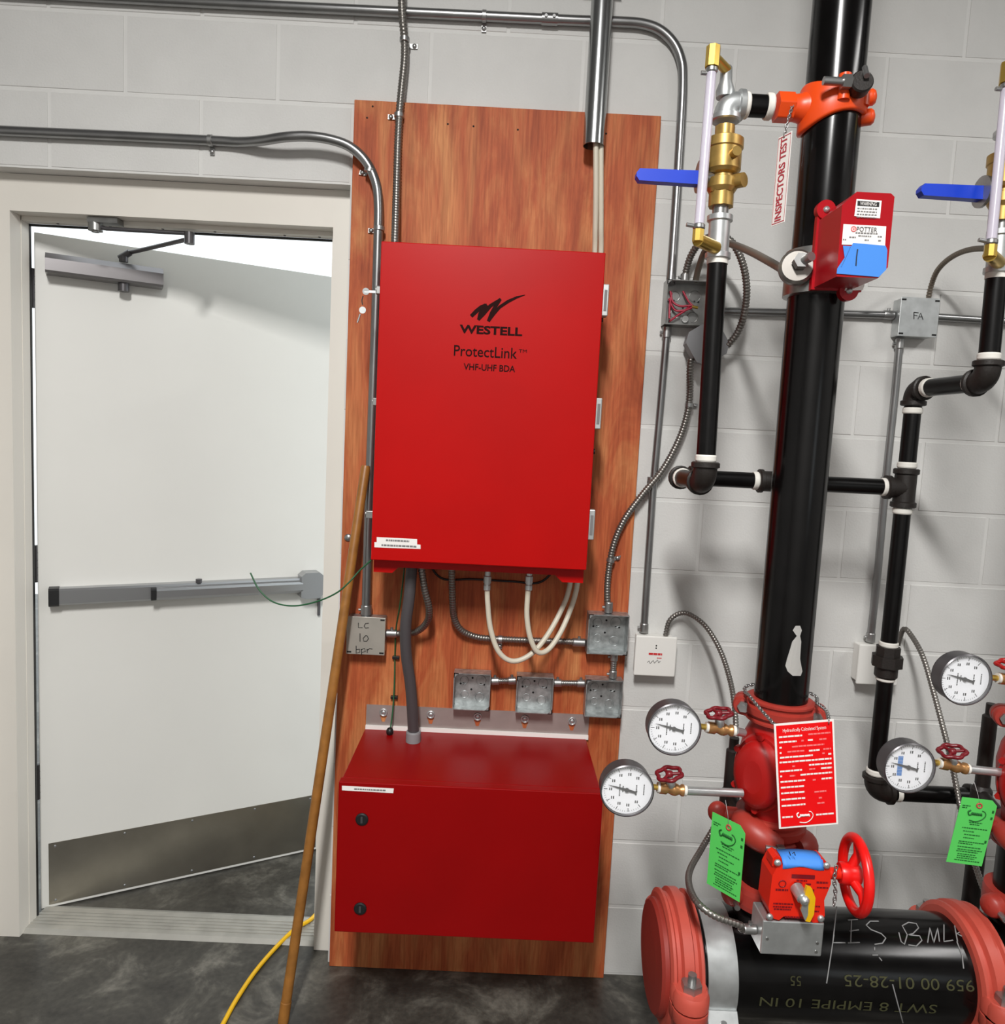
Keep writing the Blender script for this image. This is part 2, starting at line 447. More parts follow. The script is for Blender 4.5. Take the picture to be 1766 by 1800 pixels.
wb.box((XL, 0.0016, FZ), (OX0, 0.195, CEIL)); wb.box((OX1, 0.0016, FZ), (XR, 0.195, CEIL)); wb.box((OX0, 0.0016, OZ), (OX1, 0.195, CEIL))
wall = struct(wb.build('wall_back', 'mortar_paint'), 'white painted concrete block wall')
BL, BH, J = 0.4064, 0.2032, 0.0085
def block_mesh(w, h):
    d = 0.03; b = 0.0022; bx_ = 0.0009; x0, x1, z0, z1 = -w/2, w/2, 0, h
    mb = MB()
    o = [(x0, 0.0045, z0), (x1, 0.0045, z0), (x1, 0.0045, z1), (x0, 0.0045, z1)]
    i1 = [(x0+0.0006, 0.002, z0+0.0006), (x1-0.0006, 0.002, z0+0.0006), (x1-0.0006, 0.002, z1-0.0006), (x0+0.0006, 0.002, z1-0.0006)]
    i2 = [(x0+bx_, 0.0, z0+b), (x1-bx_, 0.0, z0+b), (x1-bx_, 0.0, z1-b), (x0+bx_, 0.0, z1-b)]
    k = [(x0, d, z0), (x1, d, z0), (x1, d, z1), (x0, d, z1)]
    vs = o+i1+i2+k; fs = [(8, 9, 10, 11)]
    for q in range(4):
        r = (q+1) % 4
        fs += [(q, r, 4+r, 4+q), (4+q, 4+r, 8+r, 8+q), (12+q, 12+r, r, q)]
    me = bpy.data.meshes.new('block'); me.from_pydata(vs, [], fs); me.materials.append(MATS['block_paint']); me.update()
    return me
BM = {}
def block(x0, x1, z0, z1):
    x0 += J/2; x1 -= J/2; z0 += J/2; z1 -= J/2
    if x1-x0 < 0.03: return
    key = (round(x1-x0, 3), round(z1-z0, 3))
    if key not in BM: BM[key] = block_mesh(*key)
    o = bpy.data.objects.new('block', BM[key]); COL.objects.link(o); o.parent = wall
    o.location = ((x0+x1)/2, random.uniform(-0.0006, 0.0006), z0)
for c in range(-4, 12):
    z1 = (12-c)*BH; z0 = z1-BH
    if c == 11: z0 = FZ
    off = 0.0 if c % 2 else 0.5
    for i in range(-3, 8):
        x0 = (i+off)*BL; x1 = x0+BL
        if c >= 1 and x1 > OX0 and x0 < OX1:
            if x0 < OX0: block(x0, OX0+J/2, z0, z1)
            if x1 > OX1: block(OX1-J/2, x1, z0, z1)
        else: block(x0, x1, z0, z1)

# ---- door frame (hollow metal, double rabbet)
FY, FB = 0.05, 0.19
IL, IR, HZ = -0.345, 0.553, 2.134
fr = bpy.data.objects.new('trim_1', None); COL.objects.link(fr); fr.location = (0.1, 0.1, FZ); struct(fr, 'cream painted steel door frame')
def jamb_profile(sign, xi, xo):
    s = sign; st_ = 0.012 if sign > 0 else 0.0015
    return [(xo, FY), (xi, FY), (xi, 0.098), (xi-s*st_, 0.098), (xi-s*st_, 0.132), (xi+s*0.032, 0.132), (xi+s*0.032, FB), (xo, FB)]
def jamb(sign, xi, xo, name):
    pr = jamb_profile(sign, xi, xo); mb = MB()
    mb.prism([(x, y, FZ) for x, y in pr], (0, 0, (OZ if name != 'head' else 0)-FZ)); mb.build(name, 'frame_paint', fr, 0.0015)
jamb(-1, IL, OX0+0.001, 'jamb'); jamb(1, IR, OX1-0.006, 'jamb')
mb = MB(); prh = [(OZ-0.001, FY-0.0004), (HZ, FY-0.0004), (HZ, 0.098), (HZ-0.012, 0.098), (HZ-0.012, 0.132), (HZ+0.03, 0.132), (HZ+0.03, FB), (OZ-0.001, FB)]
mb.prism([(IL-0.0003, y, z) for z, y in prh], (IR-IL+0.0006, 0, 0)); mb.build('head', 'frame_paint', fr, 0.0015)
mb = MB(); mb.box((IL-0.004, 0.1325, FZ), (IL+0.0035, 0.14, HZ-0.012)); mb.build('weatherstrip', 'black_plastic', fr)
mb = MB(); mb.box((IL+0.004, 0.1325, HZ-0.018), (IR-0.012, 0.14, HZ-0.0121)); mb.build('weatherstrip', 'black_plastic', fr)
for x in (-0.25, -0.1, 0.05, 0.2, 0.4, 0.5):
    mb = MB(); screw_head(mb, (x, 0.115, HZ-0.012), (0, 0, -1), 0.004, 0.002); mb.build('screw', 'dark_bronze', fr)
th = bpy.data.objects.new('trim_2', None); COL.objects.link(th); th.location = (0.1, 0.12, FZ); struct(th, 'aluminium threshold plate in the doorway')
mb = MB(); mb.prism([(IL, 0.065, FZ), (IL, 0.08, FZ+0.009), (IL, 0.185, FZ+0.009), (IL, 0.205, FZ)], (IR-IL, 0, 0)); mb.build('plate', 'threshold_metal', th)
for yy in (0.1, 0.115, 0.13, 0.145, 0.16):
    MB().box((IL, yy, FZ+0.009), (IR, yy+0.006, FZ+0.0115)).build('ridge', 'threshold_metal', th)

# ---- door leaf, swung outwards about its left edge
DA = math.radians(28.1)
DH = Vector((-0.357, 0.177, FZ))
du = Vector((math.cos(DA), math.sin(DA), 0)); dn = Vector((-math.sin(DA), math.cos(DA), 0))   # along the leaf; away from the room
def D(u, n, z): return DH + du*u + dn*n + Vector((0, 0, z))
door = bpy.data.objects.new('door_1', None); COL.objects.link(door); door.location = DH; struct(door, 'white steel door standing ajar, opening outwards')
DW, DT, DHt = 0.905, 0.045, 2.125
def dbox(mb, u0, u1, n0, n1, z0, z1):
    vs = [D(u0,n0,z0), D(u1,n0,z0), D(u1,n1,z0), D(u0,n1,z0), D(u0,n0,z1), D(u1,n0,z1), D(u1,n1,z1), D(u0,n1,z1)]
    return mb.add(vs, [(0,3,2,1),(4,5,6,7),(0,1,5,4),(1,2,6,5),(2,3,7,6),(3,0,4,7)])
dbox(MB(), 0, DW, 0, DT, 0.004, DHt).build('leaf', 'door_paint', door, 0.002)
kp = dbox(MB(), 0.022, DW-0.02, -0.0015, 0, 0.014, 0.222).build('kick_plate', 'steel_plate', door)
for u in (0.04, 0.24, 0.45, 0.66, 0.86):
    for z in (0.026, 0.21):
        mb = MB(); screw_head(mb, D(u, -0.0015, z), -dn, 0.004, 0.0015); mb.build('screw', 'aluminium', kp)
for z0 in (1.905, 1.075, 0.375):
    h = MB(); h.cyl(D(-0.006, 0.004, z0), D(-0.006, 0.004, z0+0.115), 0.0075, n=12)
    for q in (0.023, 0.046, 0.069, 0.092): h.cyl(D(-0.006, 0.004, z0+q-0.001), D(-0.006, 0.004, z0+q+0.001), 0.0085, n=12)
    hb = h.build('hinge', 'dark_bronze', door)
    dbox(MB(), -0.02, 0.0, 0.003, 0.006, z0, z0+0.115).build('hinge_plate', 'dark_bronze', hb)
# panic bar: position read off the photo on the leaf plane
BZ = 1.02
# push bar height from the picture
pb = MB(); 
def along(u): return D(u, 0, 0)
zb = 1.0
def bar(mb, u0, u1, n0, n1, z0, z1, ch=0.006):
    # chamfered bar section along the leaf
    sec = [(n0, z0+ch), (n0, z1-ch), (n0+ch, z1), (n1, z1), (n1, z0), (n0+ch, z0)]
    mb.prism([D(u0, n, z) for n, z in sec], du*(u1-u0)); return mb
PB0, PB1 = 0.03, 0.81
ZB = 1.032
bar(MB(), PB0+0.028, PB1, -0.040, 0, ZB-0.026, ZB+0.026).build('rail', 'aluminium', door)
bar(MB(), PB0, PB0+0.028, -0.043, 0, ZB-0.028, ZB+0.028).build('end_cap', 'black_plastic', door)
tb = bar(MB(), 0.33, PB1-0.01, -0.062, -0.040, ZB-0.019, ZB+0.017, 0.007).build('touch_bar', 'aluminium', door)
bar(MB(), 0.314, 0.33, -0.064, -0.040, ZB-0.021, ZB+0.019, 0.006).build('touch_bar_end', 'black_plastic', tb)
hd = MB(); sec = [(PB1-0.015, ZB-0.04), (PB1-0.015, ZB+0.035), (PB1, ZB+0.048), (PB1+0.05, ZB+0.048), (PB1+0.065, ZB+0.035), (PB1+0.065, ZB-0.03), (PB1+0.05, ZB-0.045), (PB1, ZB-0.045)]
hd.prism([D(u, -0.058, z) for u, z in sec], dn*0.058); hd.build('latch_head', 'aluminium', door, 0.004)
mb = MB(); mb.cyl(D(0.46, -0.03, ZB+0.026), D(0.46, -0.03, ZB+0.038), 0.010, n=14); mb.build('dogging_knob', 'dark_bronze', door)
dbox(MB(), PB1+0.058, PB1+0.066, -0.012, 0, ZB-0.12, ZB-0.045).build('pull_edge', 'dark_bronze', door)
# closer
CZ = 2.035
cl = MB(); sec = [(-0.062, CZ-0.024), (-0.062, CZ+0.010), (-0.044, CZ+0.028), (0, CZ+0.028), (0, CZ-0.030), (-0.055, CZ-0.030)]
cl.prism([D(0.030, n, z) for n, z in sec], du*0.315)
closer = cl.build('closer_body', 'closer_metal', door, 0.003)
mb = MB(); mb.cyl(D(0.235, -0.032, CZ-0.055), D(0.235, -0.032, CZ-0.03), 0.016, n=16); mb.cyl(D(0.235, -0.032, CZ+0.034), D(0.235, -0.032, CZ+0.050), 0.013, n=14); mb.build('spindle', 'dark_bronze', closer)
pa = D(0.235, -0.032, CZ+0.044)
pe = at(333, 420, 0.105)
am = MB(); am.cyl(pa - Vector((0.012, 0, 0.0)), pa+Vector((0.02, 0, 0.02)), 0.010, n=10); am.tube([pa+Vector((0.0, 0, 0.012)), pa+Vector((0.03, 0, 0.022)), pe], 0.0065, 8); am.cyl(pe-Vector((0, 0, 0.014)), pe+Vector((0, 0, 0.018)), 0.014, n=16)
am.build('closer_arm', 'dark_bronze', door)
ps = at(168, 388, 0.080); ps.z = HZ-0.022
am = MB(); am.tube([pe+Vector((0, 0, 0.015)), ps+Vector((0.03, 0, -0.006)), ps], 0.006, 8); am.build('forearm', 'dark_bronze', door)
am = MB(); am.cyl(ps-Vector((0, 0, 0.014)), ps+Vector((0, 0, 0.008)), 0.019, n=18); am.box(ps+Vector((-0.015, -0.018, 0.006)), ps+Vector((0.07, 0.02, 0.02))); am.cyl(ps-Vector((0, 0, 0.018)), ps-Vector((0, 0, 0.014)), 0.010, n=14); am.build('frame_shoe', 'galvanised', door)

# ================================================================== PLYWOOD BACKBOARD
YP = -0.018
PX0, PX1 = 0.616, 1.434
pw = thing('plywood_board', 'tall reddish brown plywood backboard fixed to the block wall', 'plywood', ((PX0+PX1)/2, -0.01, FZ))
MB().box((PX0, YP, FZ+0.001), (PX1, -0.0008, 2.448)).build('sheet', 'plywood', pw, 0.0015)
for px, py in ((655, 187), (787, 218), (832, 222), (910, 228), (645, 207), (1050, 215), (1065, 235)):
    mb = MB(); screw_head(mb, at(px, py, YP), (0, -1, 0), 0.0026, 0.001); mb.build('screw', 'dark_inside', pw)
mb = MB(); p = at(612, 945, YP); screw_head(mb, p, (0, -1, 0), 0.011, 0.006); mb.build('washer_screw', 'zinc', pw)

# ================================================================== UPPER RED CABINET
CX0, CX1, CZ0, CZ1 = 0.7385, 1.2790, 1.2535, 2.0285
uc = thing('radio_cabinet', 'tall red radio amplifier cabinet with dark lettering, mounted on plywood', 'cabinet', ((CX0+CX1)/2, YP, CZ0-0.04))
MB().box((CX0+0.008, -0.062, CZ0-0.012), (CX1-0.008, -0.212, CZ1-0.008)).build('body', 'red_cabinet', uc, 0.003)
for z in (1.35, 1.9):
    MB().box((CX0+0.1, YP, z), (CX1-0.1, -0.062, z+0.05)).build('mounting_rail', 'galvanised', uc)
dr = MB().box((CX0, -0.222, CZ0), (CX1, -0.25, CZ1)).build('door', 'red_cabinet', uc, 0.0022)
MB().box((CX0+0.006, -0.212, CZ0+0.006), (CX1-0.006, -0.222, CZ1-0.006)).build('gasket', 'gap_red', uc)
lip = [(CX0+0.002, 1.2165), (CX0+0.05, 1.2165), (CX0+0.065, 1.231), (CX1-0.075, 1.231), (CX1-0.055, 1.2135), (CX1-0.002, 1.2135), (CX1-0.002, 1.262), (CX0+0.002, 1.262)]
MB().prism([(x, -0.214, z) for x, z in lip], (0, 0.004, 0)).build('lower_lip', 'red_cabinet', uc)
mb = MB(); mb.prism([(x, -0.066, z) for x, z in lip], (0, 0.003, 0)); mb.build('rear_lip', 'red_cabinet', uc)
YD = -0.2506
def on_door(px, py): return at(px, py, YD)
text('WESTELL', 0.0268, 'print_dark', dr, on_door(863, 581.5), X, Z, width=0.1525, bold=0.0009)
text('ProtectLink', 0.037, 'print_dark', dr, on_door(852, 619.5), X, Z, width=0.154, bold=0.0002)
text('TM', 0.0115, 'print_dark', dr, on_door(919, 617.5), X, Z, width=0.0195)
text('VHF-UHF BDA', 0.022, 'print_dark', dr, on_door(860, 647), X, Z, width=0.126, bold=0.0003)
lg = MB()
def brush(P, ws):
    P3 = [on_door(*p) for p in P]; n = len(P3); L = []; Rr = []
    for i in range(n):
        d = (P3[min(i+1, n-1)]-P3[max(i-1, 0)]).normalized(); s = Vector((-d.z, 0, d.x)); w = ws[i]*0.00145/2
        L.append(P3[i]+s*w); Rr.append(P3[i]-s*w)
    brush.k += 1; dv_ = Vector((0, -0.00012*brush.k, 0))
    for i in range(n-1): lg.add([p_+dv_ for p_ in (L[i], Rr[i], Rr[i+1], L[i+1])], [(0, 1, 2, 3)])
brush.k = 0
def zoomed(P): return [(780+x*180/1766, 500+y*180/1766) for x, y in P]
brush(zoomed([(470, 550), (560, 460), (650, 390), (740, 345)]), [6, 7, 7, 4])
brush(zoomed([(735, 350), (690, 430), (630, 520), (590, 610)]), [9, 10, 8, 4])
brush(zoomed([(590, 610), (690, 500), (800, 370), (980, 250)]), [5, 6, 6, 4])
brush(zoomed([(975, 250), (900, 360), (830, 490), (765, 635)]), [5, 6, 7, 5])
brush(zoomed([(765, 635), (850, 520), (960, 390), (1110, 290), (1260, 220), (1400, 180)]), [5, 5, 5, 5, 3.5, 0.6])
lg.build('logo', 'print_dark', dr)
# paper labels
def sticker(parent, corners, Y, mat='label_white', name='sticker', th=0.0006):
    mb = MB(); mb.prism([at(px, py, Y) for px, py in corners], (0, -th, 0)); return mb.build(name, mat, parent)
st = sticker(dr, [(662, 944), (733, 947.5), (733, 957), (739, 957.5), (739, 965), (658, 962), (658, 953), (662, 953)], -0.2501)
mb = MB()
o1 = at(698, 950.5, -0.2507); dashes(mb, o1, X, Z, -0.028, 0.03, 0, 0.0045, 0.003, 0.007, 0.0012)
o1 = at(700, 959.5, -0.2507); dashes(mb, o1, X, Z, -0.042, 0.045, 0, 0.0045, 0.003, 0.009, 0.0012)
mb.build('print', 'print_grey', st)
# hinges on the right, cam latches on the left
for i, (px, py) in enumerate(((1067, 531), (1055, 728), (1043, 921))):
    p = at(px, py, -0.215); mb = MB()
    mb.box((CX1-0.006, -0.24, p.z-0.038), (CX1+0.015, -0.21, p.z+0.038)); h = mb.build('hinge', 'galv_light', uc, 0.002)
    mb = MB().box((CX1+0.004, -0.2412, p.z-0.026), (CX1+0.011, -0.239, p.z+0.024)); mb.build('hinge_slot', 'print_grey', h)
mb = MB(); p = at(1068, 562, -0.2); mb.cyl((CX1-0.002, -0.2, p.z), (CX1+0.009, -0.2, p.z), 0.007, n=12); mb.build('stud', 'black_plastic', uc)
mb = MB(); p = at(1051, 794, -0.2); mb.cyl((CX1-0.002, -0.2, p.z), (CX1+0.009, -0.2, p.z), 0.007, n=12); mb.build('stud', 'black_plastic', uc)
for i, (px, py) in enumerate(((657, 512), (657, 706), (648, 902))):
    p = at(px, py, -0.2); mb = MB(); w = 0.014 if i < 2 else 0.022
    mb.cyl((CX0+0.004, -0.215, p.z), (CX0-w, -0.215, p.z), 0.0105 if i == 0 else 0.008, n=14)
    mb.box((CX0-w*0.9, -0.226, p.z-0.010), (CX0+0.002, -0.205, p.z+0.008))
    mb.build('latch', 'galvanised', uc, 0.001)
# keys in the upper lock
k0 = at(640, 512, -0.215)
ks = thing('cabinet_keys', 'small key pair on a cord hanging from the upper red cabinet lock', 'keys', at(636, 560, -0.2))
mb = MB(); mb.lathe(k0+Vector((0.004, 0, 0)), (0, 1, 0.1), [(0.0085, 0), (0.0085, 0.002)], 16); mb.box(k0+Vector((0.0, 0, -0.003)), k0+Vector((0.03, 0.0022, 0.003))); mb.build('key', 'galv_light', ks)
mb = MB(); mb.tube(spl(pts([(638, 520, -0.215), (636, 528, -0.212), (637, 536, -0.21)])), 0.0014, 6); mb.build('cord', 'dark_bronze', ks)
k1 = at(637, 545, -0.21); mb = MB(); mb.lathe(k1, (0, 1, 0), [(0.0085, 0), (0.0085, 0.002)], 16); a = at(633, 552, -0.21); b = at(628, 567, -0.21); mb.tube([a, b], 0.0022, 6); mb.build('key', 'galv_light', ks)

# ================================================================== LOWER RED CABINET
LX0, LX1, LZ0, LZ1 = 0.697, 1.340, 0.3385, 0.7245
LYF = -0.36
lc = thing('battery_cabinet', 'wide red battery cabinet with two black locks near the floor', 'cabinet', ((LX0+LX1)/2, YP, LZ0))
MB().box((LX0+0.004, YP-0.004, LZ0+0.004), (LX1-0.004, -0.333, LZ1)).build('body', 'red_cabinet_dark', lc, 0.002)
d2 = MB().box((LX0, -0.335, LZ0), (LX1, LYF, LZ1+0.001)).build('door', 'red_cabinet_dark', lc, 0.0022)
for py, px in ((1440, 636), (1597, 633)):
    p = at(px, py, LYF-0.001); mb = MB()
    mb.lathe(p+Vector((0, 0.004, 0)), (0, -1, 0), [(0.0155, 0), (0.0155, 0.006), (0.0125, 0.0075)], 22)
    lk = mb.build('lock', 'black_plastic', d2)
    mb = MB(); mb.box(p+Vector((-0.0025, -0.005, -0.008)), p+Vector((0.0025, -0.0033, 0.008))); mb.build('key_slot', 'dark_bronze', lk)
st = sticker(d2, [(601, 1381), (692, 1386), (691, 1394), (601, 1389)], LYF-0.0002)
mb = MB(); dashes(mb, at(650, 1388, LYF-0.0012), X, Z, -0.038, 0.038, 0, 0.0035, 0.003, 0.008, 0.0012); mb.build('print', 'print_grey', st)
# mounting flange with key-hole slots
fz0, fz1 = LZ1+0.0005, 0.7945
slots = []
for px, py in ((674, 1255), (757, 1259), (839, 1267), (922, 1271), (1005, 1272)):
    p = at(px, py, YP-0.002); slots.append(p.x)
fl = bpy.data.objects.new('flange', None)
mb = MB(); FX0, FX1 = 0.702, 1.342; x = FX0; sz0, sz1 = 0.745, 0.764
for sx in slots:
    mb.box((x, YP, fz0), (sx-0.010, YP-0.0035, fz1)); mb.box((sx-0.010, YP, fz0), (sx+0.010, YP-0.0035, sz0)); mb.box((sx-0.010, YP, sz1), (sx+0.010, YP-0.0035, fz1))
    mb.prism([(sx-0.010, YP, sz0), (sx-0.004, YP, sz0), (sx-0.008, YP, sz1-0.005), (sx-0.010, YP, sz1-0.005)], (0, -0.0035, 0)); mb.prism([(sx+0.010, YP, sz0), (sx+0.004, YP, sz0), (sx+0.008, YP, sz1-0.005), (sx+0.010, YP, sz1-0.005)], (0, -0.0035, 0))
    x = sx+0.010
mb.box((x, YP, fz0), (FX1, YP-0.0035, fz1)); bpy.data.objects.remove(fl); fl = mb.build('flange', 'grey_flange', lc)
for sx in slots:
    mb = MB(); mb.torus((sx, YP-0.0045, 0.774), (0, 1, 0), 0.0095, 0.0028, 22, 8); screw_head(mb, (sx, YP-0.003, 0.774), (0, -1, 0), 0.007, 0.004); mb.build('mounting_screw', 'galv_light', lc)
MB().box((FX0, YP-0.004, LZ1-0.001), (FX1, YP-0.011, LZ1+0.011)).build('white_edging', 'label_white', lc)

# ================================================================== CONDUITS ON THE LEFT AND ACROSS THE TOP
def conduit(name, label, P, r, mat, loc=None, cat='conduit', ribbed=False, n=14, group=None, part='tube'):
    t = thing(name, label, cat, P[0] if loc is None else loc, group)
    mb = MB()
    if ribbed: mb.ribbed(P, r)
    else: mb.tube(P, r, n)
    mb.build(part, mat, t); return t
P = spl(pts([(-160, 221, -0.016), (0, 229.5, -0.016), (200, 238.5, -0.016), (370, 247, -0.016), (420, 249.5, -0.02), (460, 247, -0.04), (500, 241, -0.056), (540, 239.5, -0.058), (580, 245, -0.056), (615, 258, -0.053), (643, 284, -0.05), (660, 320, -0.048), (665, 360, -0.046), (664, 430, -0.045), (660, 560, -0.044), (653, 760, -0.043), (647, 930, -0.042), (643, 1086, -0.040)]), 12)
t = conduit('metal_conduit', 'grey metal conduit above the door bending down beside the red cabinet', P, 0.0128, 'emt')
strap(t, at(370, 247, -0.016), X, 0.0128, (0, 0, -1), wall=0.0)
strap(t, at(654, 300, -0.049)+Vector((-0.006, 0, 0)), (0.3, 0, 1), 0.0128, (-1, 0, 0.1), wall=YP)
strap(t, at(666, 402, -0.045), Z, 0.0128, (-1, 0, 0), wall=YP)
coupler(t, at(643.5, 1072, -0.040), Z, 0.0128, 0.028)
P = spl(pts([(-120, -22, -0.016), (250, -1, -0.016), (560, 14.5, -0.016), (830, 27.5, -0.016), (1020, 36.5, -0.016), (1090, 38.5, -0.016), (1130, 42, -0.016), (1160, 53, -0.016), (1184, 76, -0.016), (1197, 106, -0.016), (1200, 140, -0.016), (1197, 215, -0.016), (1190, 330, -0.016), (1182, 450, -0.016), (1178, 500, -0.02)]), 12)
t = conduit('metal_conduit', 'grey metal conduit running across the wall top and down past the plywood', P, 0.0128, 'emt')
strap(t, at(851, 28.5, -0.016), X, 0.0128, (0, 0, -1), wall=0.0)
mb = MB(); a = at(952, 33, -0.016); b = at(980, 34.5, -0.016); mb.cyl(a, b, 0.0152, n=18); mb.cyl(a+(b-a)*0.25+Vector((0, -0.014, 0.0)), a+(b-a)*0.25+Vector((0, -0.019, 0)), 0.004, n=10); mb.cyl(a+(b-a)*0.75+Vector((0, -0.014, 0)), a+(b-a)*0.75+Vector((0, -0.019, 0)), 0.004, n=10); mb.build('coupling', 'emt', t)
strap(t, at(1188.5, 312, -0.016), Z, 0.0128, (1, 0, 0), wall=0.0)
P = spl(pts([(706, -60, -0.05), (706, 0, -0.048), (708, 40, -0.044), (711, 70, -0.034), (711, 105, -0.03), (706, 155, -0.032), (702, 200, -0.034), (699, 260, -0.036), (697, 330, -0.05), (695, 400, -0.08)]), 10)
end = at(694, 424, -0.10); end.z = CZ1-0.009; P.append(end)
t = conduit('flexible_conduit', 'ribbed flexible metal conduit dropping into the red cabinet top', P, 0.0108, 'flex_steel', ribbed=True)
strap(t, at(711, 70, -0.034), Z, 0.0108, (1, 0, 0), wall=0.0)
strap(t, at(701, 203, -0.034), Z, 0.0108, (-1, 0, 0), wall=YP)
# wide sleeve with two ivory cables
p0 = at(1043, 257, -0.075); p1 = at(1054, -40, -0.075); p1.x = p0.x
t = thing('conduit_sleeve', 'wide open-ended metal sleeve hanging above the plywood', 'pipe', p0)
mb = MB(); mb.lathe(p0, Z, [(0.0262, 0.0), (0.028, 0.0), (0.028, 0.8), (0.0262, 0.8), (0.0262, 0.0)], 32, caps=False); mb.build('tube', 'emt_bright', t)
mb = MB(); mb.box((p0.x-0.05, -0.047, 2.75), (p0.x+0.05, -0.001, 2.79)); mb.build('bracket', 'galvanised', t)
cabs = [
 [(1048, 120, -0.082), (1047, 258, -0.082), (1047, 330, -0.075), (1046, 400, -0.058), (1044, 470, -0.042), (1032, 700, -0.040), (1010, 950, -0.040), (1001, 1030, -0.06), (985, 1075, -0.085), (958, 1122, -0.115), (930, 1152, -0.135), (900, 1162, -0.145), (876, 1145, -0.15), (862, 1105, -0.15), (857, 1060, -0.15), (856, 1030, -0.15)],
 [(1057, 120, -0.075), (1056, 258, -0.075), (1056, 330, -0.07), (1056, 400, -0.058), (1055, 470, -0.042), (1044, 700, -0.040), (1022, 950, -0.040), (1014, 1030, -0.06), (1001, 1075, -0.085), (983, 1115, -0.11), (963, 1142, -0.13), (945, 1146, -0.145), (932, 1122, -0.15), (926, 1085, -0.15), (927, 1050, -0.15), (929, 1030, -0.15)]]
for i, c in enumerate(cabs):
    P = spl(pts(c), 12)
    t = thing('coaxial_cable', ('ivory cable forming the wider left loop under the red cabinet', 'ivory cable forming the narrower right loop under the red cabinet')[i], 'cable', P[-1], 'ivory cables of the red cabinet')
    mb = MB(); mb.tube(P, 0.0071, 12); mb.build('jacket', 'ivory_cable', t)
    q = P[-1]; mb = MB(); mb.lathe(q+Vector((0, 0, -0.012)), Z, [(0.0085, 0), (0.0098, 0.002), (0.0098, 0.014), (0.0085, 0.016), (0.0085, 0.02), (0.0105, 0.02), (0.0105, 0.038), (0.008, 0.04), (0.008, max(0.045, CZ0-0.012-q.z+0.012))], 18); mb.build('plug', 'galv_light', t)

# ---- square steel boxes
def open_box(name, label, c, w, h, d, back, mat='galv_spangle', group=None, knock=None, rot=None):
    """c: centre on the wall plane, open towards the room"""
    x0, x1, z0, z1 = c.x-w/2, c.x+w/2, c.z-h/2, c.z+h/2; k = 0.0022; f = back-d
    t = thing(name, label, 'box', (c.x, back, z0), group)
    MB().box((x0, back, z0), (x1, back-k, z1)).build('back_plate', mat, t)
    for a, b in (((x0, back-k, z0), (x0+k, f, z1)), ((x1-k, back-k, z0), (x1, f, z1)), ((x0+k, back-k, z0), (x1-k, f, z0+k)), ((x0+k, back-k, z1-k), (x1-k, f, z1))):
        MB().box(a, b).build('side', mat, t)
    for sx, sz in ((x0, z1), (x1, z0)):
        ex = 0.014 if sx == x0 else -0.014; ez = -0.014 if sz == z1 else 0.014
        MB().prism([(sx, f, sz), (sx+ex, f, sz), (sx, f, sz+ez)], (0, 0.002, 0)).build('corner_tab', mat, t)
    for kx, kz, kr in (knock or ((-0.22, 0.2, 0.11), (0.24, 0.22, 0.13), (0.22, -0.26, 0.12), (-0.2, -0.2, 0.1))):
        MB().torus((c.x+kx*w, back-k-0.0002, c.z+kz*w), (0, 1, 0), kr*w, 0.0012, 22, 6).build('knockout_ring', mat, t)
    for kx, kz in ((0.0, 0.27), (-0.02, -0.05), (-0.32, 0.1), (-0.24, 0.1), (0.24, 0.1), (0.33, 0.1)):
        MB().lathe((c.x+kx*w, back-k-0.0001, c.z+kz*h), (0, -1, 0), [(0.003, 0), (0.003, 0.0006)], 10).build('screw_hole', 'dark_inside', t)
    return t
def center(x0, y0, x1, y1, Y): return at((x0+x1)/2, (y0+y1)/2, Y)
W4 = 0.1035
bxA = center(1033, 1080, 1103, 1150, -0.06); bxA.y = 0
open_box('junction_box', 'open square steel box where flexible conduits meet, right of the ivory loops', bxA, 0.113, 0.112, 0.05, YP, group='open steel boxes on plywood')
b1 = center(798, 1180, 860, 1248, -0.05); b2 = center(908, 1185, 970, 1254, -0.05); b3 = center(1029, 1191, 1091, 1261, -0.05)
open_box('junction_box', 'open square steel box at the left end of the lower row of three', b1, W4, W4+0.002, 0.042, YP-0.0036, group='open steel boxes on plywood')
open_box('junction_box', 'open square steel box in the middle of the lower row of three', b2, W4, W4+0.002, 0.042, YP-0.0036, group='open steel boxes on plywood')
open_box('junction_box', 'open square steel box at the right end of the lower row of three', b3, W4, W4+0.004, 0.042, YP-0.0036, group='open steel boxes on plywood')
def nipple(label, a, b, r=0.0092, mats=('galvanised', 'zinc')):
    a = Vector(a); b = Vector(b); t = thing('conduit_nipple', label, 'conduit', (a+b)/2)
    mb = MB(); mb.ribbed([a, b], r, 0.006); mb.build('tube', mats[0], t)
    d = (b-a).normalized()
    coupler(t, a+d*0.012, d, r, 0.022); coupler(t, b-d*0.012, d, r, 0.022); return t
yn = YP-0.025
nipple('short ribbed nipple joining the left and middle steel boxes', (b1.x+W4/2+0.001, yn, b1.z+0.028), (b2.x-W4/2-0.001, yn, b2.z+0.034))
nipple('short ribbed nipple joining the middle and right steel boxes', (b2.x+W4/2+0.001, yn, b2.z+0.032), (b3.x-W4/2-0.001, yn, b3.z+0.036))
nipple('short upright nipple linking the two steel boxes at the plywood edge', (b3.x+0.024, yn, b3.z+W4/2+0.003), (bxA.x+0.024, yn, bxA.z-0.0565))
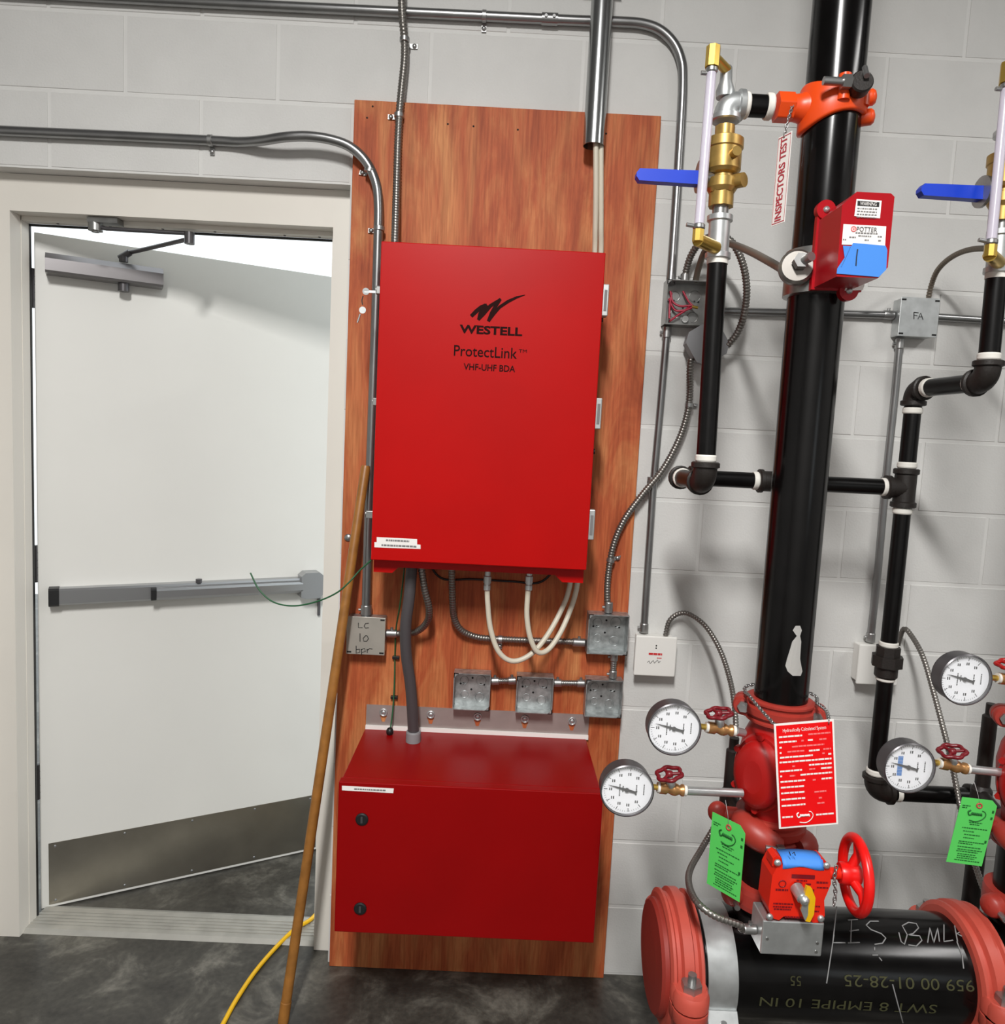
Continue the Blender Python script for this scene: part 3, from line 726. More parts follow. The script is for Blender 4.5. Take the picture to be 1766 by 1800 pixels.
# covered box with handwriting
bl = center(609, 1086, 675, 1152, -0.07); bl.y = 0
t = thing('covered_box', 'square steel box with handwritten cover behind the wooden pole', 'box', (bl.x, YP, bl.z-0.052))
MB().box((bl.x-0.052, YP, bl.z-0.052), (bl.x+0.052, YP-0.042, bl.z+0.052)).build('box', 'galv_spangle', t, 0.004)
cvp = MB().box((bl.x-0.0535, YP-0.0425, bl.z-0.0535), (bl.x+0.0535, YP-0.045, bl.z+0.0535)).build('cover', 'cover_steel', t, 0.001)
mb = MB(); YC = YP-0.0456
def zz(L, Y): return [at(580+x*220/1523, 1060+y*260/1800, Y) for x, y in L]
for L in ([(345, 240), (345, 300), (395, 300)], [(470, 245), (430, 250), (415, 280), (430, 305), (470, 300)], [(365, 370), (365, 470)], [(435, 395), (402, 430), (410, 465), (445, 465), (468, 435), (450, 400), (435, 395)],
          [(318, 520), (318, 610), (360, 600), (360, 560), (320, 565)], [(380, 560), (385, 635)], [(385, 565), (420, 550), (430, 590), (390, 600)], [(450, 560), (452, 605)], [(452, 575), (480, 555), (515, 560)]):
    stroke(mb, zz(L, YC), 0.0011)
mb.build('handwriting', 'print_black', cvp)
for sx, sz in ((-1, -1), (1, -1), (1, 1)): MB().box((bl.x+sx*0.045-0.006, YP-0.0452, bl.z+sz*0.047-0.002), (bl.x+sx*0.045+0.006, YP-0.0462, bl.z+sz*0.047+0.002)).build('cover_slot', 'dark_inside', cvp)
# flexible runs below the cabinet
cb = CZ0-0.013
def under(px, Y):                      # point on the underside of the upper cabinet
    p = at(px, 1000, Y); p.z = cb; return p
P = spl([Vector((bl.x+0.053, yn, at(680, 1113, yn).z))]+pts([(700, 1114, yn), (730, 1111, -0.06), (750, 1094, -0.09), (754, 1070, -0.12), (746, 1035, -0.14)])+[under(738, -0.15)], 10)
t = conduit('flexible_conduit', 'short ribbed conduit curving from the handwritten box up into the cabinet', P, 0.0098, 'flex_steel', ribbed=True)
coupler(t, P[0]+Vector((0.016, 0, 0)), X, 0.0095, 0.03)
P = spl([under(793, -0.12)]+pts([(795, 1050, -0.09), (798, 1085, -0.06), (810, 1107, -0.045), (835, 1119, -0.035), (870, 1123, yn+0.012), (940, 1126, yn+0.012), (1000, 1128, yn+0.008)])+[Vector((bxA.x-0.057, yn, at(1030, 1130, yn).z))], 10)
t = conduit('flexible_conduit', 'ribbed conduit bending from cabinet underside across to the right steel box', P, 0.0098, 'flex_steel', ribbed=True)
strap(t, at(879, 1124, yn+0.012), X, 0.0098, (0, 0, -1), wall=YP)
coupler(t, P[-1]-Vector((0.02, 0, 0)), X, 0.0098, 0.034)
pe_ = at(727, 1275, -0.10); pe_.z = LZ1+0.028
P = spl([under(724, -0.15)]+pts([(719, 1050, -0.15), (713, 1100, -0.145), (714, 1150, -0.135), (722, 1210, -0.12)])+[pe_], 12)
t = conduit('liquidtight_conduit', 'dark grey smooth conduit linking the two red cabinets', P, 0.0152, 'grey_conduit', loc=(pe_.x, pe_.y, LZ1))
mb = MB(); mb.lathe((pe_.x, pe_.y, LZ1+0.0005), Z, [(0.0205, 0), (0.0205, 0.026), (0.019, 0.03), (0.016, 0.03)], 24); mb.build('fitting', 'grey_fitting', t)
# green ground wire with black grommet
gz = at(685, 1285, -0.06); gz.z = LZ1
P = spl([Vector((gz.x, gz.y, LZ1+0.004))]+pts([(690, 1250, -0.045), (693, 1200, -0.03), (694, 1150, -0.025), (696, 1105, -0.05), (703, 1062, -0.1)])+[under(712, -0.13)], 10)
t = thing('ground_wire', 'thin green ground wire running down to the lower cabinet top', 'wire', gz)
mb = MB(); mb.tube(P, 0.0021, 8); mb.build('wire', 'green_wire', t)
mb = MB(); mb.sphere(gz+Vector((0, 0, 0.009)), 0.0105, (1, 1, 1.15), 16, 10); mb.build('grommet', 'black_plastic', t)
for px, py in ((695, 1156), (692, 1226)):
    p = at(px, py, -0.026); mb = MB(); mb.box(p+Vector((-0.009, 0.0082, -0.004)), p+Vector((0.011, -0.0035, 0.004))); mb.build('cable_clip', 'black_plastic', t, 0.001)
# black cable sagging behind the cabinet lip
P = spl([under(745, -0.05)]+pts([(775, 1016, -0.03), (830, 1018, -0.03), (900, 1022, -0.03), (950, 1023, -0.03)])+[under(985, -0.05)], 8)
one('black_cable', MB().tube(P, 0.0032, 8), 'black_plastic', 'thin black cable sagging against plywood just under the upper cabinet', 'cable')
# loose green wire over the pole
P = spl(pts([(652, 985, -0.20), (632, 1003, -0.20), (612, 1025, -0.21), (590, 1043, -0.21), (555, 1058, -0.2), (515, 1065, -0.19), (480, 1058, -0.18), (455, 1036, -0.17), (440, 1007, -0.16)]), 10)
one('loose_wire', MB().tube(P, 0.0021, 8), 'green_wire', 'loose green wire drooping past the wooden pole towards the door', 'wire')

# ================================================================== POLE AND CORD
pb0 = atz(497, 1800, FZ); pb0 = Vector((pb0.x-0.02, pb0.y-0.055, FZ))
ptop = at(643, 818, -0.073)
low = atz(497, 1800, FZ+0.0)
dirp = (ptop-low).normalized()
low2 = low-dirp*0.0
t = thing('wooden_pole', 'brown wooden broom pole leaning against the plywood left edge', 'pole', low)
mb = MB(); mb.lathe_s(low+dirp*0.012, dirp, [(0.0135, 0), (0.0135, (ptop-low).length*0.5), (0.0128, (ptop-low).length-0.02), (0.0105, (ptop-low).length-0.013)], 20); mb.build('shaft', 'wood_pole', t)
mb = MB(); mb.lathe(low, dirp, [(0.014, 0.0045), (0.0145, 0.012), (0.0145, 0.06), (0.0136, 0.062)], 20); mb.build('ferrule', 'wood_pole', t)
cr = 0.0065
cp = [(300, 1960), (340, 1890), (372, 1835), (392, 1800), (415, 1758), (450, 1706), (490, 1660), (520, 1632), (545, 1619), (560, 1612)]
P = spl([atz(px, py, FZ+cr+0.0005) for px, py in cp[:-3]]+[atz(520, 1632, FZ+0.018), atz(545, 1617, FZ+0.02), atz(566, 1596, FZ+cr+0.001), atz(600, 1570, FZ+cr+0.001)], 10)
one('extension_cord', MB().tube(P, cr, 10), 'yellow_cord', 'yellow extension cord curving across the floor through the doorway', 'cord')

# ================================================================== WALL DEVICES ON THE RIGHT
WB = center(1166, 493, 1246, 575, -0.03); WB.y = 0
wbx = open_box('wiring_box', 'open wall box full of red wires beside the plywood', WB, 0.118, 0.118, 0.048, 0.0, mat='galvanised')
mb = MB()
for L in ([(1178, 512), (1182, 530), (1195, 538), (1215, 537)], [(1175, 525), (1186, 545), (1205, 545), (1217, 540)], [(1176, 565), (1190, 555), (1205, 545), (1214, 535)], [(1180, 515), (1177, 535), (1176, 560)], [(1200, 512), (1210, 530), (1220, 540)]):
    w = MB(); w.tube(spl([at(px, py, -0.012-0.006*i) for i, (px, py) in enumerate(L)], 8), 0.0030, 6)
    w.build('wire', 'wire_red', wbx)
w = MB(); w.cyl(at(1216, 539, -0.03), at(1226, 541, -0.03), 0.004, n=10); w.build('wire_nut', 'brass_bright', wbx)
w = MB(); w.cyl(at(1204, 561, -0.004), at(1204, 561, -0.012), 0.009, n=14); w.build('knockout_plug', 'zinc', wbx)

FA = center(1583, 527, 1648, 588, -0.048)
t = thing('fire_alarm_box', 'covered grey steel box with black handwritten letters behind second riser', 'box', (FA.x, 0, FA.z-0.052))
MB().box((FA.x-0.050, -0.001, FA.z-0.050), (FA.x+0.050, -0.044, FA.z+0.050)).build('box', 'galv_light', t, 0.003)
cv = MB().box((FA.x-0.053, -0.0445, FA.z-0.052), (FA.x+0.053, -0.047, FA.z+0.052)).build('cover', 'galv_light', t, 0.001)
mb = MB()
for L in ([(1606, 549), (1606, 561)], [(1606, 549), (1614, 550)], [(1606, 554), (1612, 555)], [(1613, 561), (1618, 550), (1622, 562)], [(1615, 557), (1621, 557)]): stroke(mb, [at(px, py, -0.0474) for px, py in L], 0.0010)
mb.build('handwriting', 'print_black', cv)
for sx, sz in ((-1, -1), (1, -1), (1, 1), (-1, 1)):
    MB().box((FA.x+sx*0.045-0.006, -0.047, FA.z+sz*0.045-0.0022), (FA.x+sx*0.045+0.006, -0.0476, FA.z+sz*0.045+0.0022)).build('cover_slot', 'dark_inside', cv)
EY = -0.0125
def emt(label, P, r=0.0102, mat='emt'):
    return conduit('metal_conduit', label, P, r, mat)
a = Vector((WB.x+0.060, EY, at(1300, 549, EY).z)); b = Vector((FA.x-0.0525, EY, at(1560, 553.5, EY).z))
t = emt('straight metal conduit between the wiring box and the grey alarm box', [a, b]); coupler(t, b-Vector((0.014, 0, 0)), X, 0.0102, 0.028); coupler(t, a+Vector((0.014, 0, 0)), X, 0.0102, 0.028)
a = Vector((FA.x+0.0535, EY, at(1660, 558, EY).z)); b = Vector((3.1, EY, a.z-0.012))
t = emt('straight metal conduit leaving the grey alarm box to the right', [a, b])
M1 = center(1114, 1116, 1190, 1192, -0.05); M2 = center(1506, 1132, 1582, 1207, -0.05)
a = at(1172, 577, EY); a.z = WB.z-0.0605; b = at(1131, 1112, EY); b.z = M1.z+0.058
t = emt('metal conduit dropping from wiring box to the left white module', [a, a+Vector((0, 0, -0.03))]+[at(px, py, EY) for px, py in ((1160, 720), (1148, 850), (1138, 1000))]+[b]); coupler(t, a-Vector((0, 0, 0.016)), Z, 0.0102, 0.03); coupler(t, b+Vector((0, 0, 0.014)), Z, 0.0102, 0.026)
strap(t, at(1145, 842, EY), Z, 0.0102, (1, 0, 0), wall=0.0)
a = at(1582, 592, EY); a.z = FA.z-0.054; b = at(1529, 1128, EY); b.z = M2.z+0.056
t = emt('metal conduit dropping from grey alarm box to the right white module', [a]+[at(px, py, EY) for px, py in ((1573, 690), (1557, 840), (1543, 1000))]+[b]); coupler(t, a-Vector((0, 0, 0.014)), Z, 0.0102, 0.028); coupler(t, b+Vector((0, 0, 0.014)), Z, 0.0102, 0.026)
strap(t, at(1556, 842, EY), Z, 0.0102, (1, 0, 0), wall=0.0)
def module(c, label, full):
    t = thing('alarm_module', label, 'alarm module', (c.x, 0, c.z-0.058), 'white alarm modules on the wall')
    MB().box((c.x-0.052, -0.001, c.z-0.053), (c.x+0.052, -0.042, c.z+0.053)).build('box', 'module_white', t, 0.003)
    pl = MB().box((c.x-0.0585, -0.0425, c.z-0.0575), (c.x+0.0585, -0.050, c.z+0.0575)).build('cover_plate', 'module_white', t, 0.004, 3)
    if full:
        for dz in (0.024, 0.031): MB().lathe((c.x, -0.05, c.z+dz), (0, -1, 0), [(0.0022, 0), (0.0022, 0.0006)], 10).build('screw', 'dark_inside', pl)
        mb = MB(); dashes(mb, (c.x, -0.0501, c.z), X, Z, -0.02, 0.018, 0.007, 0.006, 0.006, 0.012, 0.001); dashes(mb, (c.x, -0.0501, c.z), X, Z, 0.004, 0.018, -0.004, 0.003, 0.003, 0.006, 0.001); mb.build('print', 'print_red', pl)['kind'] = 'stuff'
        mb = MB()
        stroke(mb, [Vector((c.x-0.022+0.004*i, -0.0504, c.z-0.018+0.005*math.sin(i*2.1)+0.0006*i)) for i in range(10)], 0.0008); mb.build('handwriting', 'print_black', pl)
    return t
module(M1, 'white alarm module with red print beside the plywood edge', True)
module(M2, 'plain white alarm module partly hidden behind the drain pipe union', False)

# ================================================================== SPRINKLER RISERS
RY = -0.58
RX, RR = 1.660, 0.0535
DX = 0.556          # spacing of the two risers
TX = 1.4665                                            # test pipe
TR = 0.0192
def pz(px, py, Y=RY): return at(px, py, Y).z
RB = pz(1373, 1255)                                    # riser lower end
def riser(x, label):
    t = thing('riser_pipe', label, 'pipe', (x, RY, RB))
    mb = MB(); mb.lathe((x, RY, RB), Z, [(RR, 0), (RR, CEIL-RB)], 40); mb.build('pipe', 'black_steel', t)
    return t
r1 = riser(RX, 'thick black steel riser pipe with a scraped patch')
r2 = riser(RX+DX, 'second thick black riser pipe at the right edge')
# bare scrape on the riser
def on_riser(px, py, R=RR+0.0006):
    d = (FW*FPX + RT*(px-883.0) - UP*(py-900.0)).normalized(); ox, oy = CAM.x-RX, CAM.y-RY
    a = d.x*d.x+d.y*d.y; b = 2*(ox*d.x+oy*d.y); c = ox*ox+oy*oy-R*R
    return CAM+d*((-b-math.sqrt(max(0, b*b-4*a*c)))/(2*a))
mb = MB(); rows = [(1398, 1406, 1100), (1393, 1409, 1108), (1400, 1406, 1118), (1392, 1408, 1128), (1388, 1407, 1142), (1383, 1406, 1158), (1380, 1408, 1170), (1384, 1410, 1180), (1393, 1407, 1188)]
for i in range(len(rows)-1):
    (a0, a1, ya), (b0, b1, yb) = rows[i], rows[i+1]
    for k in range(3):
        f0, f1 = k/3, (k+1)/3
        mb.add([on_riser(b0+(b1-b0)*f0, yb), on_riser(b0+(b1-b0)*f1, yb), on_riser(a0+(a1-a0)*f1, ya), on_riser(a0+(a1-a0)*f0, ya)], [(0, 1, 2, 3)])
mb.build('scraped_patch', 'paint_scrape', r1)

def elbow(mb, p, d0, d1, r, R=None, n=8, collars=True):
    """pipe elbow: enters from p-d0*R, leaves to p+d1*R"""
    p = Vector(p); d0 = Vector(d0).normalized(); d1 = Vector(d1).normalized(); R = R or r*1.7
    a = p-d0*R; b = p+d1*R; Pth = []
    for k in range(n+1):
        q = k/n; Pth.append(a*(1-q)**2+p*2*q*(1-q)+b*q*q)
    mb.tube(Pth, r*1.22, 20)
    if collars:
        mb.lathe(a-d0*r*0.45, d0, [(r*1.28, 0), (r*1.45, 0.002), (r*1.45, r*0.55), (r*1.25, r*0.65)], 20)
        mb.lathe(b+d1*r*0.45, -d1, [(r*1.28, 0), (r*1.45, 0.002), (r*1.45, r*0.55), (r*1.25, r*0.65)], 20)
def ring(mb, p, ax, r, L=0.012):
    ax = Vector(ax).normalized(); mb.lathe(Vector(p)-ax*L/2, ax, [(r*1.02, 0), (r*1.1, L*0.2), (r*1.1, L*0.8), (r*1.02, L)], 20)

# ---- mechanical tee (orange) + cross nipple
TZ = pz(1340, 187)
def mech_tee(x, label):
    t = thing('mechanical_tee', label, 'pipe clamp', (x, RY, TZ-0.03))
    mb = MB(); NA = 48; rowsA = []
    for k in range(NA):
        a = 2*PI*k/NA; q = 0.5-0.5*math.cos(a); q = q**3.0      # 1 on the outlet side
        up, dn_ = 0.020+0.020*q, 0.020+0.028*q; rr = RR+0.009
        dr_ = Vector((math.cos(a), math.sin(a), 0)); o_ = Vector((x, RY, TZ))
        rowsA.append([o_+dr_*(RR+0.0005)-Z*dn_, o_+dr_*(rr-0.002)-Z*dn_, o_+dr_*rr-Z*(dn_-0.004), o_+dr_*rr+Z*(up-0.004), o_+dr_*(rr-0.002)+Z*up, o_+dr_*(RR+0.0005)+Z*up])
    vs = [p for r_ in rowsA for p in r_]
    mb.add(vs, [(k*6+j, ((k+1) % NA)*6+j, ((k+1) % NA)*6+j+1, k*6+j+1) for k in range(NA) for j in range(5)], True); mb.build('strap', 'orange_paint', t)
    mb = MB(); mb.lathe_s((x-RR+0.004, RY, TZ), (-1, 0, 0), [(0.033, 0), (0.029, 0.010), (0.026, 0.016), (0.0245, 0.024), (0.0245, 0.034)], 28); mb.build('outlet', 'orange_paint', t)
    mb = MB(); mb.hexa((x-RR-0.026, RY, TZ), (x-RR-0.057, RY, TZ), 0.028); mb.build('hex_collar', 'orange_paint', t, 0.002)
    for dx in (-0.006, 0.040):
        mb = MB(); c = Vector((x+dx, RY-RR-0.006+max(0, dx)*0.5, TZ+0.012)); mb.cyl(c-Vector((0, 0, 0.020)), c+Vector((0, 0, 0.026)), 0.0115, n=14); mb.build('bolt_pad', 'orange_paint', t, 0.002)
    for dz in (0.016, -0.020):
        mb = MB(); c = Vector((x+RR+0.004, RY-0.022, TZ+dz)); mb.lathe_s(c, (1, -0.6, 0), [(0.015, -0.02), (0.015, 0.008), (0.011, 0.013), (0.003, 0.015)], 18); mb.build('lug', 'orange_paint', t)
    mb = MB(); a = at(1436, 161, RY-RR-0.03); a = Vector((x-0.052, RY-RR-0.022, TZ+0.017)); mb.cyl(a, a+Vector((0.045, 0, 0)), 0.0075, n=12); mb.hexa(a+Vector((0.034, 0, 0)), a+Vector((0.05, 0, 0)), 0.013); mb.build('bolt', 'zinc', t)
    c = Vector((x+0.014, RY-RR-0.03, TZ+0.014)); mb = MB(); mb.lathe(c+Vector((0.004, 0.02, 0)), (-0.1, -1, 0.1), [(0.0205, 0), (0.0205, 0.020), (0.018, 0.023)], 28); mb.build('plug', 'cast_black', t)
    mb = MB(); mb.cyl(c+Vector((0.004, -0.012, 0.006)), c+Vector((0.006, 0.004, 0.028)), 0.005, n=10); mb.build('plug_pin', 'zinc', t)
    return t
mech_tee(RX, 'orange mechanical tee clamp around the first black riser')

def test_line(dx, lab, full=True, zb=None):
    """branch from the tee, test valve, black drop pipe, elbow back towards the wall"""
    x = TX+dx
    tz0 = TZ
    LEAN = -0.0175
    WARP[0] = lambda v: Vector((v.x+LEAN*max(-0.2, (v.z-1.50))*max(0.0, min(1.0, (RX+dx-RR-v.x)/0.12)), v.y, v.z))
    # cross nipple
    if full:
        t = thing('branch_nipple', lab[3], 'pipe', (x+0.05, RY, tz0))
        MB().cyl((x+0.025, RY, tz0), (RX+dx-RR-0.0585, RY, tz0), TR+0.0015, n=24).build('pipe', 'black_pipe_matte', t)
        mb = MB(); ring(mb, (x+0.034, RY, tz0), X, TR+0.003, 0.012); mb.build('tape_ring', 'tape_white', t)
        mb = MB(); ring(mb, (RX+dx-RR-0.064, RY, tz0), X, TR+0.003, 0.012); mb.build('tape_ring', 'tape_white', t)
    # --- valve
    t = thing('test_valve', lab[0], 'valve', (x, RY, pz(1237, 460)), 'test valves with blue handles')
    if full:
        mb = MB(); elbow(mb, (x, RY, tz0), (-1, 0, 0), (0, 0, -1), TR*1.02, R=0.024); mb.build('elbow', 'galv_light', t)
        mb = MB(); mb.lathe_s((x-0.004, RY-0.0, tz0+0.012), Z, [(0.017, 0), (0.018, 0.012), (0.012, 0.03), (0.011, 0.055), (0.009, 0.058)], 18); mb.build('sight_fitting', 'galv_light', t)
    zt = lambda py: pz(1265, py)
    o = Vector((x, RY, 0))
    def lz(prof, name, mat, n=28, off=0.0):
        pr = sorted([(r, zt(py)) for r, py in prof], key=lambda q: q[1]); z0 = pr[0][1]
        mb = MB(); mb.lathe((x+off, RY, z0), Z, [(r, z-z0) for r, z in pr], n); return mb.build(name, mat, t)
    lz([(0.0195, 222), (0.0195, 240)], 'union_end', 'brass', 8)
    lz([(0.020, 239), (0.0355, 246), (0.0355, 262), (0.033, 264), (0.033, 300), (0.028, 306), (0.021, 308), (0.021, 314)], 'body', 'brass')
    lz([(0.022, 313), (0.029, 316), (0.029, 332), (0.024, 340)], 'ball_housing', 'brass')
    lz([(0.0245, 339), (0.0245, 364)], 'hex_end', 'brass', 8)
    lz([(0.0155, 362), (0.0155, 384)], 'steel_nipple', 'galvanised')
    lz([(0.0245, 380), (0.0245, 389), (0.0205, 391), (0.0205, 444), (0.0245, 446), (0.0245, 455)], 'tee', 'galv_light')
    lz([(0.0205, 454), (0.0205, 465)], 'tape_ring', 'tape_white')
    mb = MB(); c = Vector((x+0.010, RY-0.028, zt(280))); mb.cyl(c, c+Vector((0.002, -0.018, 0)), 0.009, n=14); c2 = Vector((x+0.018, RY-0.01, zt(322))); mb2 = MB(); mb2.cyl(c2, c2+Vector((0.016, -0.016, 0)), 0.0135, n=16); mb.build('port_boss', 'brass', t); mb2.build('port_boss', 'brass', t)
    # handle: stem to the left, blue sleeve
    zc = zt(318)
    mb = MB(); mb.cyl((x-0.02, RY, zc+0.004), (x-0.05, RY-0.004, zc+0.004), 0.012, n=16); mb.lathe((x-0.043, RY-0.004, zc+0.004), (-1, 0, 0), [(0.03, 0), (0.03, 0.006)], 20); mb.build('stem_plate', 'galvanised', t)
    hx0, hx1 = x-0.062-0.108, x-0.048
    mb = MB(); sec = [(hx0+0.006, -0.010), (hx0, -0.003), (hx0, 0.003), (hx0+0.006, 0.010), (hx1, 0.0115), (hx1, -0.0115)]
    hz = zc+0.0005
    mb.prism([(q, RY-0.012, hz+w*1.12) for q, w in sec], (0, 0.02, 0)); mb.build('handle_grip', 'blue_grip', t, 0.004, 3)
    # --- clear sight tube
    tt = thing('sight_tube', lab[1], 'tube', (x-0.02, RY-0.07, zt(415)), 'clear drain tubes in front of the test valves')
    a = at(1236, 402, RY-0.06)+Vector((dx, 0, 0)); b = at(1264, 118, RY-0.045)+Vector((dx, 0, 0))
    MB().tube([a, (a+b)/2, b], 0.0092, 16).build('tube', 'tube_clear', tt)
    d = (b-a).normalized()
    mb = MB(); mb.lathe(a-d*0.002, d, [(0.0098, 0), (0.0115, 0.002), (0.0115, 0.008), (0.0098, 0.01)], 16); mb.cyl(a+Vector((-0.009, 0, 0.004)), a+Vector((-0.024, 0, 0.006)), 0.004, n=8); mb.build('hose_clamp', 'zinc', tt)
    mb = MB(); mb.lathe(b-d*0.012, d, [(0.0098, 0), (0.0112, 0.002), (0.0112, 0.008), (0.0098, 0.01)], 16); mb.cyl(b+Vector((-0.008, 0, -0.012)), b+Vector((-0.02, 0, -0.012)), 0.004, n=8); mb.build('hose_clamp', 'zinc', tt)
    mb = MB(); e0 = a-d*0.003; mb.hexa(e0, e0-d*0.022, 0.0112, 8); e1 = e0-d*0.018; mb.cyl(e1, Vector((x-0.010, RY-0.018, e1.z-0.002)), 0.0125, n=16); mb.build('lower_fitting', 'brass_bright', tt)
    mb = MB(); mb.hexa(b-d*0.002, b+d*0.036, 0.0135, 8); mb.cyl(b+d*0.02, Vector((x-0.002, RY, tz0+0.062)), 0.0095, n=14); mb.build('upper_fitting', 'brass_bright', tt)
    # --- drop pipe
    if zb is None: zb = pz(1237, 848)
    t = thing('drop_pipe', lab[2], 'pipe', (x, RY, zb), 'black drop pipes of the test valves')
    mb = MB(); mb.cyl((x, RY, zb+0.03), (x, RY, zt(462)), TR, n=24); mb.build('pipe', 'black_pipe_matte', t)
    mb = MB(); ring(mb, (x, RY, zb+0.049), Z, TR, 0.014); mb.build('tape_ring', 'tape_white', t)
    mb = MB(); elbow(mb, (x, RY, zb), (0, 0, -1), (0, 1, 0), TR*1.02, R=0.033); mb.build('elbow', 'cast_black', t)
    WARP[0] = None
    return zb
zb = test_line(0.0, ('brass test valve with silver fittings and a long blue handle, left of the first riser', 'clear plastic tube with brass ends in front of the left brass valve', 'black drop pipe with chalk marks hanging left of the first riser', 'short black pipe joining first orange clamp and silver elbow'))
test_line(DX, ('brass test valve with a blue handle at the right edge', 'clear plastic tube with a brass end at the right edge', 'short black drop pipe ending in an elbow at the right edge', 'short black pipe joining second orange clamp and its elbow'), full=True, zb=1.733)
mech_tee(RX+DX, 'orange mechanical tee clamp around the second black riser')

# ---- drain manifold behind the risers
DYY = -0.345
dx1 = TX; zd = zb
t = thing('drain_manifold', 'black drain pipe with elbows, tee and union running behind the first riser', 'pipe', (TX, DYY, pz(1545, 1420, DYY)))
TEE = at(1586, 856, DYY); EL = at(1606, 690, DYY); BOT = at(1546, 1390, DYY); TEE.z = zd-0.0; 
VX = TX+DX-0.018
MB().cyl((TX, RY+0.03, zd), (TX, DYY-0.03, zd), TR, n=22).build('back_pipe', 'black_pipe_matte', t)
mb = MB(); elbow(mb, (TX, DYY, zd), (0, 1, 0), (1, 0, 0), TR*0.98, R=0.03); mb.build('elbow', 'cast_black', t)
mb = MB(); ring(mb, (TX, DYY-0.052, zd), Y_, TR*1.05, 0.01); mb.build('tape_ring', 'tape_white', t)
MB().cyl((TX+0.028, DYY, zd), (VX-0.03, DYY, zd), TR*0.98, n=22).build('cross_pipe', 'black_pipe_matte', t)
mid = at(1352, 851, DYY).x
MB().lathe((mid-0.028, DYY, zd), X, [(TR*1.3, 0), (TR*1.45, 0.002), (TR*1.45, 0.01), (TR*1.25, 0.012), (TR*1.25, 0.05), (TR*1.45, 0.052), (TR*1.45, 0.06)], 20).build('union', 'cast_black', t)
for q in (mid-0.034, mid+0.04, VX-0.05):
    mb = MB(); ring(mb, (q, DYY, zd), X, TR*1.02, 0.013); mb.build('tape_ring', 'tape_white', t)
mb = MB(); mb.cyl((VX, DYY, zd-0.04), (VX, DYY, zd+0.04), TR*1.25, n=22); mb.cyl((VX-0.045, DYY, zd), (VX, DYY, zd), TR*1.22, n=22)
for s_ in (-1, 1): mb.lathe((VX, DYY, zd+s_*0.032), (0, 0, s_), [(TR*1.3, 0), (TR*1.47, 0.002), (TR*1.47, 0.012), (TR*1.3, 0.014)], 22)
mb.lathe((VX-0.034, DYY, zd), (-1, 0, 0), [(TR*1.3, 0), (TR*1.47, 0.002), (TR*1.47, 0.012), (TR*1.3, 0.014)], 22); mb.build('tee', 'cast_black', t)
ze = 1.733
MB().cyl((VX, DYY, zd+0.04), (VX, DYY, ze-0.03), TR*0.98, n=22).build('upper_pipe', 'black_pipe_matte', t)
for q in (zd+0.054, ze-0.05, zd-0.054):
    mb = MB(); ring(mb, (VX, DYY, q), Z, TR*1.02, 0.014); mb.build('tape_ring', 'tape_white', t)
ex = TX+DX
up_e = Vector((VX, DYY, ze)); fe = Vector((ex, RY, ze)); hdv = (fe-up_e).normalized()
mb = MB(); elbow(mb, up_e, (0, 0, 1), hdv, TR*1.0, R=0.03); mb.build('elbow', 'cast_black', t)
MB().cyl(up_e+hdv*0.03, fe-hdv*0.03, TR, n=22).build('back_pipe', 'black_pipe_matte', t)
mb = MB(); ring(mb, up_e+hdv*0.05, hdv, TR*1.02, 0.016); mb.build('tape_ring', 'tape_white', t)
mb = MB(); ring(mb, fe-hdv*0.05, hdv, TR*1.02, 0.012); mb.build('tape_ring', 'tape_white', t)
UZ = pz(1558, 1162, DYY); BZ2 = pz(1546, 1392, DYY)
MB().cyl((VX, DYY, UZ+0.02), (VX, DYY, zd-0.04), TR*0.98, n=22).build('middle_pipe', 'black_pipe_matte', t)
mb = MB(); mb.lathe((VX, DYY, UZ-0.040), Z, [(TR*1.2, 0), (TR*1.35, 0.004), (TR*1.35, 0.03)], 22); mb.hexa((VX, DYY, UZ-0.012), (VX, DYY, UZ+0.014), TR*1.85, 8); mb.hexa((VX, DYY, UZ+0.014), (VX, DYY, UZ+0.036), TR*1.45, 8); mb.build('union', 'cast_black', t)
mb = MB(); ring(mb, (VX, DYY, UZ+0.042), Z, TR*1.02, 0.012); mb.build('tape_ring', 'tape_white', t)
mb = MB(); ring(mb, (VX, DYY, UZ-0.043), Z, TR*1.02, 0.010); mb.build('tape_ring', 'tape_white', t)
MB().cyl((VX, DYY, BZ2+0.03), (VX, DYY, UZ-0.02), TR*0.98, n=22).build('lower_pipe', 'black_pipe_matte', t)
mb = MB(); ring(mb, (VX, DYY, BZ2+0.052), Z, TR*1.05, 0.014); mb.build('tape_ring', 'tape_white', t)
mb = MB(); elbow(mb, (VX, DYY, BZ2), (0, 0, -1), (1, 0, 0), TR*1.05, R=0.035); mb.build('elbow', 'cast_black', t)
mb = MB(); ring(mb, (VX+0.058, DYY, BZ2), X, TR*1.05, 0.012); mb.build('tape_ring', 'tape_white', t)
HE = at(1712, 1408, DYY).x
MB().cyl((VX+0.03, DYY, BZ2), (HE, DYY, BZ2), TR*1.05, n=22).build('outlet_pipe', 'black_pipe_matte', t)
mb = MB(); elbow(mb, (HE+0.02, DYY, BZ2), (1, 0, 0), (0, 0, -1), TR*1.05, R=0.03); mb.cyl((HE+0.02, DYY, FZ+0.001), (HE+0.02, DYY, BZ2-0.03), TR*1.05, n=20); mb.build('drain_leg', 'cast_black', t)

